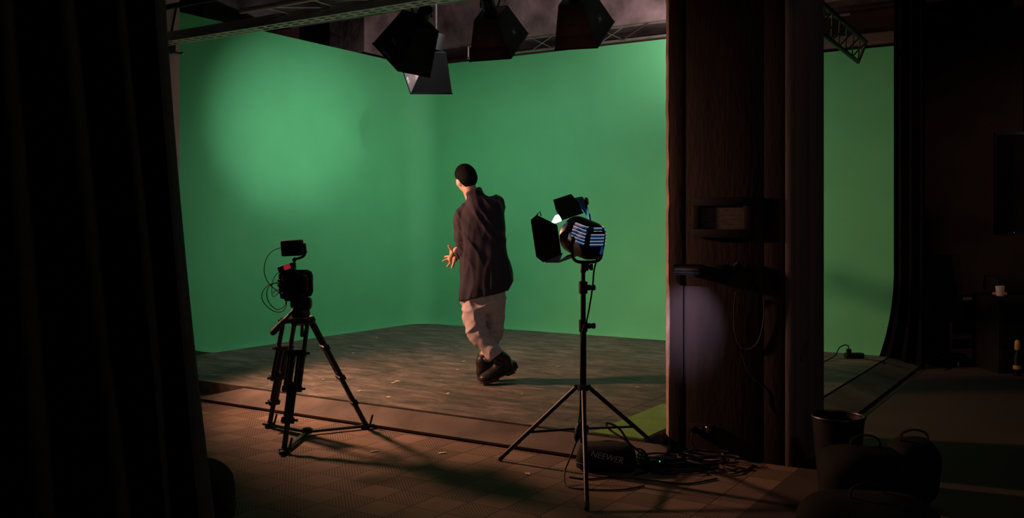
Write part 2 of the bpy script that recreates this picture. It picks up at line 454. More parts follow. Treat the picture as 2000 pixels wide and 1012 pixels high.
# loose thin board lying in front of the riser at the far left
gf = MB().box((-2.45, 5.55, STZ + 0.004), (0.33, 1.05, 0.006)).build('floor_panel', M['greenfloor'])
tag(place(gf, (-2.47, 5.55, STZ + 0.001)), 'bright green painted strip of floor on the stage left of the pillar', 'floor panel')

# green screen: two walls joined by a rounded corner
def green_screen():
    b = MB(); rr = 0.30; t = 0.05
    path = [(XL, 5.05)] + [(XL, 5.05 + (YB - rr - 5.05) * k / 10) for k in range(1, 11)]
    for k in range(1, 9):
        a = PI - k * (PI / 2) / 8
        path.append((XL + rr + rr * math.cos(a), YB - rr + rr * math.sin(a)))
    path += [(XL + rr + (XR - XL - rr) * k / 14, YB) for k in range(1, 15)]
    zs = [STZ, STZ + 0.02, STZ + 0.06, STZ + 0.13, STZ + 0.25, 1.0, 2.0, 3.36]
    flare = [0.030, 0.022, 0.014, 0.006, 0.0, 0, 0, 0]
    n = len(path); inner = []; outer = []
    for i, (x, y) in enumerate(path):
        p0 = Vector(path[max(0, i - 1)]); p1 = Vector(path[min(n - 1, i + 1)]); d = (p1 - p0).normalized()
        nr = Vector((d.y, -d.x))           # towards the stage
        inner.append([b.bm.verts.new((x + nr.x * fl_, y + nr.y * fl_, (z if z < 3 or x < -3.0 else 3.05))) for z, fl_ in zip(zs, flare)])
        outer.append([b.bm.verts.new((x - nr.x * t, y - nr.y * t, (z if z < 3 or x < -3.0 else 3.05))) for z in zs])
    for i in range(n - 1):
        for k in range(len(zs) - 1):
            b.bm.faces.new((inner[i][k], inner[i + 1][k], inner[i + 1][k + 1], inner[i][k + 1]))
            b.bm.faces.new((outer[i][k], outer[i][k + 1], outer[i + 1][k + 1], outer[i + 1][k]))
        b.bm.faces.new((inner[i][-1], inner[i + 1][-1], outer[i + 1][-1], outer[i][-1]))
        b.bm.faces.new((inner[i][0], outer[i][0], outer[i + 1][0], inner[i + 1][0]))
    for i in (0, n - 1):
        for k in range(len(zs) - 1):
            b.bm.faces.new((inner[i][k], inner[i][k + 1], outer[i][k + 1], outer[i][k]))
    o = b.build('green_screen', M['green'], None, 35)
    return tag(place(o, (XL, YB, STZ)), 'large green screen backdrop wall wrapping the corner of the stage', 'green screen')
green_screen()
# curled flap at the foot of the left screen
def flap():
    b = MB(); p = [PF(345, 695, STZ + 0.002), PF(415, 690, STZ + 0.004)]
    rows = []
    A0 = PF(419, 690, STZ + 0.004)
    for k in range(9):
        t = k / 8
        base = Vector((XL + 0.05 + 0.01 * t, A0.y - 0.46 * t, STZ + 0.004))
        rows.append([b.bm.verts.new(base), b.bm.verts.new(base + Vector((0.05 * t, 0, 0.004 + 0.115 * t ** 1.2)))])
    for i in range(8): b.bm.faces.new((rows[i][0], rows[i + 1][0], rows[i + 1][1], rows[i][1]))
    ex = bmesh.ops.extrude_face_region(b.bm, geom=list(b.bm.faces))
    bmesh.ops.translate(b.bm, verts=[g for g in ex['geom'] if isinstance(g, bmesh.types.BMVert)], vec=(-0.012, 0, 0))
    o = b.build('loose_flap', M['greenfloor'])
    return o
fp = flap(); fp.data.materials[0] = mat('dark_green_sheet', (0.03, 0.09, 0.03), 0.8); tag(place(fp, PF(380, 690, STZ + 0.004)), 'dark curled sheet edge at the foot of the green screen beside the curtain', 'sheet')

# left column (mostly hidden by the curtain)
cm = MB().box((-6.565, 4.755, 2.2), (0.43, 0.45, 4.4), None, 0.012).build('left_column', M['column']); struct(cm)

# concrete beams and slabs under the ceiling
def beam(name, y0, y1, z0, z1, x0, x1, ragged=True, m=None):
    b = MB(); n = 60 if ragged else 1
    rings = []
    for i in range(n + 1):
        x = x0 + (x1 - x0) * i / n
        j = (noise.noise(Vector((x * 2.3, y0, 1.0))) * 0.05 + noise.noise(Vector((x * 7, y0, 4.0))) * 0.03) if ragged else 0
        k = (noise.noise(Vector((x * 3.1, y0, 9.0))) * 0.04) if ragged else 0
        rings.append(b.ring([(x, y0, z1), (x, y0 + k * 0.3, z0 + 0.14 + k), (x, y0 + 0.05 + abs(j) * 0.5, z0 + 0.03 + j * 0.5), (x, y0 + 0.14, z0), (x, y1, z0), (x, y1, z1)]))
    b.skin(rings, True)
    return struct(b.build(name, m or M['concrete'], None, 30))
beam('ceiling_beam', 9.95, 10.45, 3.64, 4.41, -8.95, -1.0)
beam('ceiling_beam', 7.55, 8.0, 3.68, 4.41, -9.2, 4.2)
struct(MB().box((-8.4, 9.7, 3.98), (0.6, 1.0, 0.8)).build('ceiling_beam', M['concrete']))
struct(MB().box((-2.2, 9.9, 3.19), (1.35, 0.3, 0.12), None, 0.01).build('trim_3', M['wood']))
struct(MB().box((-5.4, 10.6, 3.1), (7.6, 0.06, 1.2)).build('trim_4', M['darkwall']))

# ------------------------------------------------------------------ pillar
PX0, PX1, PY0, PY1 = -2.25, -1.485, 5.26, 5.91
def pillar():
    root = bpy.data.objects.new('pillar', None); COL.objects.link(root); struct(root)
    root.location = ((PX0 + PX1) / 2, (PY0 + PY1) / 2, 0)
    off = Vector(root.location)
    def bx(name, x0, x1, y0, y1, m, z1=4.38, bev=0.006):
        b = MB().box(Vector(((x0 + x1) / 2, (y0 + y1) / 2, z1 / 2)) - off, (x1 - x0, y1 - y0, z1), None, bev)
        return struct(b.build(name, m, root))
    bx('core', PX0 + 0.02, PX1 - 0.012, PY0 + 0.02, PY1 - 0.02, M['pillar'])
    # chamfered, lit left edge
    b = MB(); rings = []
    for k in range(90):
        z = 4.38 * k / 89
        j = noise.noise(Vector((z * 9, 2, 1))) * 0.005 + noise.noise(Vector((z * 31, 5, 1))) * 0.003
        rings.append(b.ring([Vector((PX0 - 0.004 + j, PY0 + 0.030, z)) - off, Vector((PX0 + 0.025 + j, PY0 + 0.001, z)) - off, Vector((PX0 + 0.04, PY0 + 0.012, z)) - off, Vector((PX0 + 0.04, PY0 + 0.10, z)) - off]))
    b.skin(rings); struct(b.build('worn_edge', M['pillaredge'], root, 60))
    bx('left_plank', PX0 + 0.031, PX0 + 0.118, PY0, PY0 + 0.05, M['pillar'])
    bx('front_panel', PX0 + 0.122, PX1 - 0.165, PY0 + 0.004, PY0 + 0.05, M['pillar'])
    bx('right_plank', PX1 - 0.161, PX1 - 0.045, PY0, PY0 + 0.05, M['pillar'])
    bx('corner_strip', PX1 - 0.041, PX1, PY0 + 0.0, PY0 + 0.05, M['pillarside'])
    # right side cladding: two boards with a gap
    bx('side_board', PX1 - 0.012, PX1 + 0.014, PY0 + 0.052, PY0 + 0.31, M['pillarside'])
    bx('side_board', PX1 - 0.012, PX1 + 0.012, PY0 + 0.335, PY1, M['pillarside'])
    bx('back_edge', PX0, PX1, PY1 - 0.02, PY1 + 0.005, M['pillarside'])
    return root
pillar()
FY = PY0     # pillar front plane

def on_pillar(px, py, out=0.0):
    """point on the pillar's front plane (y = FY - out) seen at px, py"""
    k = (px - 1000) / F
    Y = (FY - out) / (SA * k + CA)
    return R(k * Y, Y, CAMH + (HZ - py) / F * Y)

# framed print on the pillar
def framed_print():
    c = on_pillar(1412, 425); w_, h_ = 0.36, 0.235
    t = thing('framed_print', 'small dark framed print hanging on the front of the brown pillar', 'picture frame', (c.x, FY - 0.001, c.z), 0)
    b = MB(); fw = 0.05
    for (x, z, sx, sz) in ((0, h_ / 2 - fw / 2, w_, fw), (0, -h_ / 2 + fw / 2, w_, fw), (-w_ / 2 + fw / 2, 0, fw, h_ - 2 * fw), (w_ / 2 - fw / 2, 0, fw, h_ - 2 * fw)):
        b.box((x, -0.014, z), (sx, 0.026, sz), None, 0.004)
    b.build('frame', M['black'], t)
    MB().box((0, -0.006, 0), (w_ - 2 * fw + 0.004, 0.008, h_ - 2 * fw + 0.004)).build('print', M['print'], t)
framed_print()

# shallow lamp/keyboard-like unit on a bracket on the pillar
def pillar_unit():
    c = on_pillar(1385, 528, 0.06)
    t = thing('wall_light_fixture', 'black ribbed light fixture jutting from the pillar below the framed print', 'light fixture', (c.x, FY - 0.001, c.z), 0)
    b = MB(); b.prism([(-0.20, 0.0), (-0.02, 0.0), (-0.02, -0.13), (-0.20, -0.13)], 0.05, Matrix.Translation((0, 0, -0.028)), 0.008)
    b.build('housing', M['black'], t)
    b = MB()
    for k in range(13): b.box((-0.192 + k * 0.0136, -0.066, 0.026), (0.007, 0.11, 0.012))
    b.build('fins', M['blackmetal'], t)
    MB().box((-0.11, -0.133, 0.006), (0.15, 0.004, 0.012)).build('trim_strip', mat('dull_olive_strip', (0.06, 0.055, 0.03), 0.5), t)
    b = MB(); b.box((0.045, -0.05, -0.002), (0.13, 0.10, 0.075), None, 0.014); b.build('driver_box', M['black'], t)
    b = MB(); b.tube([(0.10, -0.04, 0.0), (0.135, -0.03, 0.01), (0.16, -0.02, 0.035)], 0.02, 10, True); b.build('bracket', M['rubber'], t)
    return t
pillar_unit()
# loop of cable hanging down the pillar
pts = [on_pillar(1478, 535, .03), on_pillar(1490, 570, .02), on_pillar(1492, 620, .014), on_pillar(1482, 665, .012), on_pillar(1464, 682, .012), on_pillar(1446, 676, .012), on_pillar(1436, 650, .012), on_pillar(1434, 610, .012), on_pillar(1437, 570, .03)]
o = MB().tube(catmull(pts, 8), 0.0045, 8).build('hanging_cable', M['rubber'])
tag(place(o, on_pillar(1464, 600, 0)), 'thin black cable looping down the front of the pillar below the light fixture', 'cable')
pts = [on_pillar(1448, 690, .004), on_pillar(1460, 725, .004), on_pillar(1478, 745, .004), on_pillar(1496, 765, .004), on_pillar(1500, 790, .004), on_pillar(1516, 816, .004)]
o = MB().tube(catmull(pts, 6), 0.0022, 6).build('thin_wire', M['rubber'])
tag(place(o, pts[2]), 'thin dark wire running slantwise down the lower right of the pillar', 'wire')
def side_pt(px, py, out=0.0):
    k = (px - 1000) / F
    Y = (PX1 + 0.014 + out) / (CA * k - SA)
    return R(k * Y, Y, CAMH + (HZ - py) / F * Y)
o = MB().box((0, 0, 0), (0.02, 0.16, 0.006), Euler((rad(35), 0, 0)).to_matrix(), 0.001).move(Matrix.Translation(side_pt(1572, 683, .012))).build('metal_clip', M['steel'])
tag(place(o, side_pt(1572, 683, .012)), 'thin slanted metal strip on the lower right side of the pillar', 'metal strip')
# socket strip at the foot of the pillar
def socket():
    c = on_pillar(1372, 838, 0.02)
    t = thing('socket_box', 'black mains socket box with a plugged lead at the foot of the pillar', 'socket', (c.x, FY - 0.001, c.z), 0)
    MB().box((0, -0.02, 0), (0.15, 0.038, 0.06), None, 0.006).build('housing', M['black'], t)
    b = MB()
    for k in (-0.045, 0, 0.045): b.lathe([(0.018, 0), (0.018, 0.004), (0.012, 0.005)], (k, -0.038, 0), (0, -1, 0), 16)
    b.build('outlet', M['rubber'], t)
    MB().lathe([(0.004, 0), (0.003, 0.003)], (0.03, -0.039, 0.018), (0, -1, 0), 8).build('indicator', emis('orange_indicator', (1, 0.45, 0.3), 0.8), t)
    b = MB(); b.box((-0.045, -0.055, 0), (0.03, 0.04, 0.03), None, 0.005); b.build('plug', M['black'], t)
    zf = -c.z + 0.008
    MB().tube(catmull([(-0.045, -0.07, -0.01), (-0.04, -0.085, -0.06), (-0.02, -0.075, zf + 0.03), (0.0, -0.1, zf)], 6), 0.004, 8).build('lead', M['blackmetal'], t)
socket()

# ================================================================== CURTAIN
def curtain():
    b = MB(); Y0 = 3.0
    edges = [(-330, -300), (-210, -165), (-75, -20), (45, 128), (162, 287), (265, 346), (330, 414)]   # fold crests at photo rows 0 and 1012
    nz, per = 46, 14
    rows = []
    for j in range(nz + 1):
        z = 0.012 + (3.9 - 0.012) * j / nz
        py = HZ - (z - CAMH) * F / Y0
        cx = [e0 + (e1 - e0) * py / 1012 + 5 * noise.noise(Vector((i * 3.7, z * 0.9, 0))) for i, (e0, e1) in enumerate(edges)]
        t_ = py / 1012; cx[-1] = 320 + 62 * t_ + 33 * t_ * t_
        row = []
        for i in range(len(cx) - 1):
            for k in range(per):
                t = k / per
                px = cx[i] + (cx[i + 1] - cx[i]) * t
                s_ = (math.sin((t ** 1.5 - 0.25) * 2 * PI) * 0.5 + 0.5)
                amp = 0.10 * (0.6 + 0.4 * (1 - z / 3.9))
                Y = Y0 - amp * s_ + 0.02 * noise.noise(Vector((px * 0.012, z * 0.8, 2)))
                row.append(R((px - 1000) / F * Y, Y, z))
        row.append(R((cx[-1] - 1000) / F * (Y0 + 0.05), Y0 + 0.05, z))
        row.append(R((cx[-1] - 1000) / F * (Y0 + 0.085) - 0.03, Y0 + 0.085, z))
        rows.append([b.bm.verts.new(p) for p in row])
    for a, c in zip(rows, rows[1:]):
        for i in range(len(a) - 1): b.bm.faces.new((a[i], a[i + 1], c[i + 1], c[i]))
    bmesh.ops.recalc_face_normals(b.bm, faces=b.bm.faces)
    bmesh.ops.solidify(b.bm, geom=list(b.bm.faces), thickness=0.006)
    o = b.build('stage_curtain', M['curtain'], None, 80)
    return tag(place(o, R(-1.8, 3.0, 0.0)), 'tall dark pleated curtain hanging at the left of the picture', 'curtain')
curtain()

def lumpy(name, c, size, m, label, cat, seed=0, amp=0.03, parent=None):
    b2 = MB().sphere((0, 0, 0), 1.0, None, 36, 24)
    for v in b2.bm.verts:
        p = v.co.copy()
        q = Vector([math.copysign(abs(t) ** 0.62, t) for t in p])
        q = Vector((q.x * size[0] / 2, q.y * size[1] / 2, q.z * size[2] / 2))
        q += p * amp * noise.noise(q * 5 + Vector((seed, 0, 0)))
        q.z = max(q.z, -size[2] / 2 + 0.004)
        v.co = q + Vector((0, 0, size[2] / 2))
    me = b2.mesh(name)
    return me
def bag(loc, size, label, seed, rz=YAW, top_handle=True, strap=True):
    t = thing('black_bag', label, 'bag', loc, rz)
    link('body', lumpy('body', None, size, None, None, None, seed), M['blackcloth'], t, 60)
    if top_handle:
        h = size[2]
        MB().tube(catmull([(-0.07, 0, h - 0.03), (-0.06, 0, h + 0.03), (0, 0, h + 0.05), (0.06, 0, h + 0.03), (0.07, 0, h - 0.03)], 5), 0.01, 8, False, False, 0.5).build('handle', M['blackcloth'], t)
    if strap:
        MB().tube(catmull([(size[0] * 0.42, -size[1] * .2, size[2] * 0.6), (size[0] * 0.53, -size[1] * .25, size[2] * 0.4), (size[0] * 0.55, -size[1] * .3, 0.02), (size[0] * 0.45, -size[1] * .45, 0.012)], 6), 0.007, 6, False, False, 0.4).build('strap', M['blackcloth'], t)
    return t
bag(R(-1.45, 4.05, 0), (0.50, 0.40, 0.33), 'black bag on the tiled floor at the foot of the left curtain', 3)
bag(R(1.42, 3.75, 0), (0.55, 0.45, 0.27), 'low black bag on the floor in the foreground right of the light stand', 11)
bag(R(1.62, 4.30, 0), (0.42, 0.38, 0.34), 'black bag slumped on the floor in front of the waste bin', 17, strap=False)
bag(R(1.95, 4.55, 0), (0.24, 0.24, 0.31), 'small upright black bag on the floor right of the waste bin', 23, strap=False)

# ================================================================== TRIPOD AND CAMERA
def tripod():
    q = Loc(600, 6.0, 0.0)
    t = thing('camera_tripod', 'black twin-tube video tripod with floor spreader and fluid head', 'tripod', q.world)
    B = M['blackmetal']
    feet = [q(527, 832, 0.24), q(714, 834, 0.21), q(555, 878, -0.46)]
    tops = [q(566, 622, 0.06), q(604, 620, 0.05), q(588, 626, -0.06)]
    bowl = q(587, 615, 0.0)
    for f in feet: f.z = 0.03
    for T_, F_ in zip(tops, feet):
        d = F_ - T_
        L_ = Vector((0, 0, 1)).cross(d).normalized()
        b = MB(); at = lambda s: T_ + d * s
        for sg in (-1, 1):
            b.tube([at(0.02) + L_ * 0.043 * sg, at(0.55) + L_ * 0.043 * sg], 0.0145, 12)
            b.tube([at(0.26) + L_ * 0.0165 * sg, at(0.80) + L_ * 0.0165 * sg], 0.0135, 12)
        b.tube([at(0.5), at(0.98)], 0.0165, 12)
        leg = b.build('leg', B, t)
        for s, wd in ((0.015, 0.115), (0.27, 0.12), (0.55, 0.118), (0.79, 0.075)):
            c = MB().bar(at(s - 0.02), at(s + 0.02), 0.042 if s < 0.05 else 0.04, wd, L_, 0.004)
            c.tube([at(s) + L_ * wd * 0.5, at(s) + L_ * (wd * 0.5 + 0.022)], 0.008, 8)
            c.build('clamp', M['black'], leg)
        ft = MB(); ft.tube([at(0.93), at(1.0)], [0.014, 0.018], 12, True)
        ft.box((F_.x, F_.y, 0.018), (0.06, 0.045, 0.034), None, 0.01)
        ft.tube([F_ + Vector((0.03, 0, 0)), F_ + Vector((0.045, 0, 0.06))], 0.007, 8, True)
        ft.build('rubber_foot', M['rubber'], leg)
    # floor spreader
    hub = q(600, 850, 0.03); hub.z = 0.03
    b = MB()
    for F_ in feet:
        e = F_ + (F_ - hub).normalized() * 0.06; e.z = 0.02
        b.bar(Vector((hub.x, hub.y, 0.022)), e, 0.026, 0.016, bevel=0.003)
    b.build('spreader', B, t)
    MB().lathe([(0.03, 0.012), (0.034, 0.02), (0.034, 0.04), (0.02, 0.05)], (hub.x, hub.y, 0), (0, 0, 1), 20).build('spreader_hub', M['black'], t)
    # bowl, fluid head
    MB().lathe([(0.028, -0.03), (0.055, -0.015), (0.062, 0.005), (0.058, 0.03), (0.04, 0.045), (0.04, 0.06)], bowl, (0, 0, 1), 24).build('bowl', M['black'], t)
    MB().tube([q(590, 622, -0.02), q(590, 655, -0.02)], [0.009, 0.012], 10, True).build('bowl_handle', M['rubber'], t)
    hd = MB(); hc = q(586, 592, 0)
    hd.box(hc, (0.075, 0.09, 0.075), None, 0.012)
    hd.lathe([(0.034, 0), (0.038, 0.006), (0.038, 0.03), (0.03, 0.036)], hc + Vector((0.036, 0, -0.002)), (1, 0, 0), 24)
    hd.lathe([(0.03, 0), (0.03, 0.02)], hc + Vector((-0.036, 0, 0)), (-1, 0, 0), 20)
    hd.box(hc + Vector((0, -0.005, 0.05)), (0.06, 0.13, 0.018), None, 0.004)
    hd.build('fluid_head', M['black'], t)
    MB().lathe([(0.010, 0), (0.012, 0.008), (0.009, 0.016)], hc + Vector((0.0, -0.05, -0.01)), (0, -1, 0), 12).build('knob', M['chrome'], t)
    pa, pb = q(574, 606, -0.03), q(533, 650, -0.28)
    MB().tube([pa, pa.lerp(pb, 0.55)], 0.011, 10).build('pan_bar', B, t)
    MB().tube([pa.lerp(pb, 0.5), pa.lerp(pb, 0.56), pa.lerp(pb, 0.95), pb], [0.016, 0.019, 0.020, 0.017], 14, True).build('pan_grip', M['rubber'], t)
    return q
TQ = tripod()

def cinema_camera():
    q = TQ
    base = q(578, 575, 0)
    t = thing('video_camera', 'black video camera in a cage on the tripod head', 'camera', q.world + Matrix.Rotation(YAW, 3, 'Z') @ base)
    L0 = lambda px, py, dy=0.0: q(px, py, dy) - base
    c = L0(578, 554, 0)
    b = MB(); b.box(c, (0.165, 0.085, 0.125), None, 0.016)
    b.box(c + Vector((0.062, -0.03, 0.005)), (0.045, 0.06, 0.10), None, 0.012)     # grip
    b.box(c + Vector((-0.005, -0.03, 0.066)), (0.07, 0.06, 0.022), None, 0.008)     # viewfinder hump
    b.build('body', M['black'], t)
    s_ = MB().box(c + Vector((-0.018, -0.0445, -0.005)), (0.088, 0.006, 0.068), None, 0.002); s_.build('rear_screen', M['screen'], t)
    cg = MB(); wv_, hv_ = 0.186, 0.142
    loop = [c + Vector((sx * wv_ / 2, 0.0, sz * hv_ / 2)) for sx, sz in ((-1, -1), (1, -1), (1, 1), (-1, 1))]
    rounded = []
    for i, p in enumerate(loop):
        pr, nx = loop[i - 1], loop[(i + 1) % 4]
        rounded += [p + (pr - p).normalized() * 0.02, p + (pr - p).normalized() * 0.006 + (nx - p).normalized() * 0.006, p + (nx - p).normalized() * 0.02]
    cg.tube(rounded, 0.008, 8, False, True, 2.2)
    cg.build('cage', M['blackmetal'], t)
    ln = MB(); ln.lathe([(0.036, 0.0), (0.038, 0.02), (0.042, 0.05), (0.042, 0.10), (0.046, 0.12), (0.046, 0.135), (0.04, 0.136)], c + Vector((-0.01, 0.04, 0.0)), (0, 1, 0), 28)
    ln.build('lens', M['black'], t)
    bt = MB(); bt.box(c + Vector((0.0, -0.01, -0.085)), (0.13, 0.08, 0.05), None, 0.012)
    bt.box(c + Vector((-0.05, -0.02, -0.075)), (0.08, 0.07, 0.04), None, 0.012); bt.build('battery_plate', M['blackcloth'], t)
    b = MB(); b.tube([c + Vector((-0.09, -0.01, 0.02)), c + Vector((-0.115, -0.01, 0.02))], 0.008, 8); b.tube([c + Vector((-0.09, -0.01, -0.01)), c + Vector((-0.115, -0.01, -0.012))], 0.008, 8)
    b.build('connector', M['rubber'], t)
    MB().box(c + Vector((0.066, -0.062, 0.052)), (0.012, 0.004, 0.006)).build('dial_mark', M['steel'], t)
    # transmitter with red readout
    tc = L0(559, 523, -0.01)
    rot = Euler((0, rad(-18), 0)).to_matrix()
    t2 = thing('video_transmitter', 'small black transmitter with a glowing red readout above the video camera', 'transmitter', q.world + Matrix.Rotation(YAW, 3, 'Z') @ (base + tc))
    MB().box((0, 0, 0), (0.105, 0.028, 0.042), rot, 0.006).build('housing', M['black'], t2)
    MB().box(rot @ Vector((0.010, -0.0145, 0.002)), (0.042, 0.003, 0.030), rot).build('display', M['red'], t2)
    MB().box(rot @ Vector((0.012, -0.013, -0.024)), (0.085, 0.02, 0.004), rot).build('edge_strip', M['chrome'], t2)
    # arm carrying the monitor
    t3 = thing('monitor_arm', 'black bent bracket holding the small monitor above the video camera', 'bracket', q.world + Matrix.Rotation(YAW, 3, 'Z') @ (base + L0(575, 535, 0)))
    K = lambda px, py, dy=0.0: q(px, py, dy) - q(575, 535, 0)
    MB().tube(catmull([K(576, 536), K(576, 520), K(575, 507), K(582, 505), K(592, 501), K(596, 494), K(596, 482)], 5), 0.0085, 10).build('arm', M['blackmetal'], t3)
    for kx, ky, kr in ((575, 507, 0.015), (596, 492, 0.013)): MB().sphere(K(kx, ky), kr).build('joint', M['black'], t3)
    MB().lathe([(0.022, 0), (0.022, 0.01), (0.012, 0.02)], K(576, 536), (0, 0, 1), 16).build('foot', M['black'], t3)
    mc = L0(571, 484.5, -0.01)
    rm = Euler((rad(4), rad(-3), rad(-14))).to_matrix()
    t4 = thing('field_monitor', 'small black monitor at the top of the camera rig', 'monitor', q.world + Matrix.Rotation(YAW, 3, 'Z') @ (base + mc))
    MB().box((0, 0, 0), (0.148, 0.04, 0.102), rm, 0.012).build('housing', M['black'], t4)
    MB().box(rm @ Vector((0, -0.0175, 0)), (0.125, 0.002, 0.076), rm).build('screen', M['screen'], t4)
    b = MB(); b.box(rm @ Vector((0.02, 0.028, -0.008)), (0.075, 0.03, 0.062), rm, 0.006); b.box(rm @ Vector((0.079, 0.01, 0.01)), (0.02, 0.02, 0.03), rm, 0.004); b.build('battery', M['black'], t4)
    # cables
    W = lambda pts: [q(*p) for p in pts]
    for pts, lab, r in (
        ([(548, 484, -.02), (533, 490, -.04), (521, 504, -.05), (516, 525, -.05), (519, 543, -.05), (528, 557, -.05), (543, 570, -.04), (556, 582, -.02)], 'thin black cable curving from the monitor down to the battery', 0.0028),
        ([(549, 532, -.03), (541, 535, -.05), (534, 546, -.06), (531, 562, -.06), (532, 578, -.06), (539, 577, -.06), (547, 566, -.05), (538, 568, -.05), (533, 574, -.05)], 'thin black cable twisting from the transmitter', 0.0025),
        ([(549, 551, -.02), (536, 553, -.04), (524, 562, -.05), (521, 577, -.06), (526, 592, -.06), (537, 603, -.06), (547, 604, -.05), (556, 597, -.04), (559, 588, -.02)], 'inner loop of black cable left of the video camera', 0.0028),
        ([(549, 558, -.02), (538, 553, -.05), (523, 558, -.07), (513, 570, -.08), (512, 584, -.08), (520, 597, -.08), (535, 608, -.08), (550, 609, -.07), (558, 600, -.05), (560, 590, -.02)], 'outer loop of black cable left of the video camera', 0.0028)):
        o = MB().tube(catmull(W(pts), 8), r, 8).build('camera_cable', M['rubber'])
        o.location = q.world; o.rotation_euler = (0, 0, YAW); tag(o, lab, 'cable')
cinema_camera()

# ================================================================== LIGHT STAND AND STUDIO LAMP
def light_stand():
    q = Loc(1139, 5.14, 0.0)
    t = thing('light_stand', 'black three-legged light stand carrying the studio lamp', 'light stand', q.world)
    hubz = q(1139, 757).z; B = M['blackmetal']
    feet = [q(977, 899, 0.23), q(1290, 882, 0.46), q(1146, 998, -0.70)]
    for f in feet: f.z = 0.014
    MB().tube([(0, 0, 0.16), (0, 0, 0.78)], 0.0175, 16).build('lower_pole', B, t)
    MB().tube([(0, 0, 0.62), (0, 0, 1.02)], 0.0145, 16).build('middle_pole', B, t)
    MB().tube([(0, 0, 0.95), (0, 0, 1.13)], 0.0115, 16).build('upper_pole', B, t)
    for z in (0.80, 1.01):
        c = MB().lathe([(0.018, -0.035), (0.024, -0.03), (0.024, 0.03), (0.018, 0.035)], (0, 0, z), (0, 0, 1), 18)
        c.box((0.03, 0, z), (0.025, 0.02, 0.03), None, 0.004); cl = c.build('collar', M['black'], t)
        MB().lathe([(0.006, 0), (0.015, 0.008), (0.016, 0.024), (0.01, 0.028)], (0.04, 0, z), (1, 0, 0), 12).build('knob', M['rubber'], cl)
    c = MB().lathe([(0.02, -0.02), (0.032, -0.014), (0.032, 0.014), (0.02, 0.02)], (0, 0, hubz), (0, 0, 1), 20)
    for f in feet:
        d = Vector((f.x, f.y, 0)).normalized(); c.box(Vector((0, 0, hubz)) + d * 0.04, (0.026, 0.026, 0.026), None, 0.004)
    c.build('hub', M['black'], t)
    zb = q(1139, 838).z
    MB().lathe([(0.02, -0.025), (0.029, -0.02), (0.029, 0.02), (0.02, 0.025)], (0, 0, zb), (0, 0, 1), 20).build('brace_collar', M['black'], t)
    for f in feet:
        d = Vector((f.x, f.y, 0)).normalized()
        top = Vector((0, 0, hubz)) + d * 0.04
        lg = MB().tube([top, f], 0.0125, 12).build('leg', B, t)
        MB().tube([top.lerp(f, 0.965), f], 0.0138, 12, True).build('rubber_tip', M['rubber'], lg)
        mid = top.lerp(f, 0.62)
        MB().bar(Vector((0, 0, zb)) + d * 0.025, mid, 0.02, 0.012, bevel=0.002).build('brace', B, t)
    b = MB().lathe([(0.012, 0), (0.016, 0.004), (0.016, 0.06), (0.012, 0.065)], (0, 0, 1.09), (0, 0, 1), 14); b.build('spigot', M['black'], t)
    return q
LQ = light_stand()

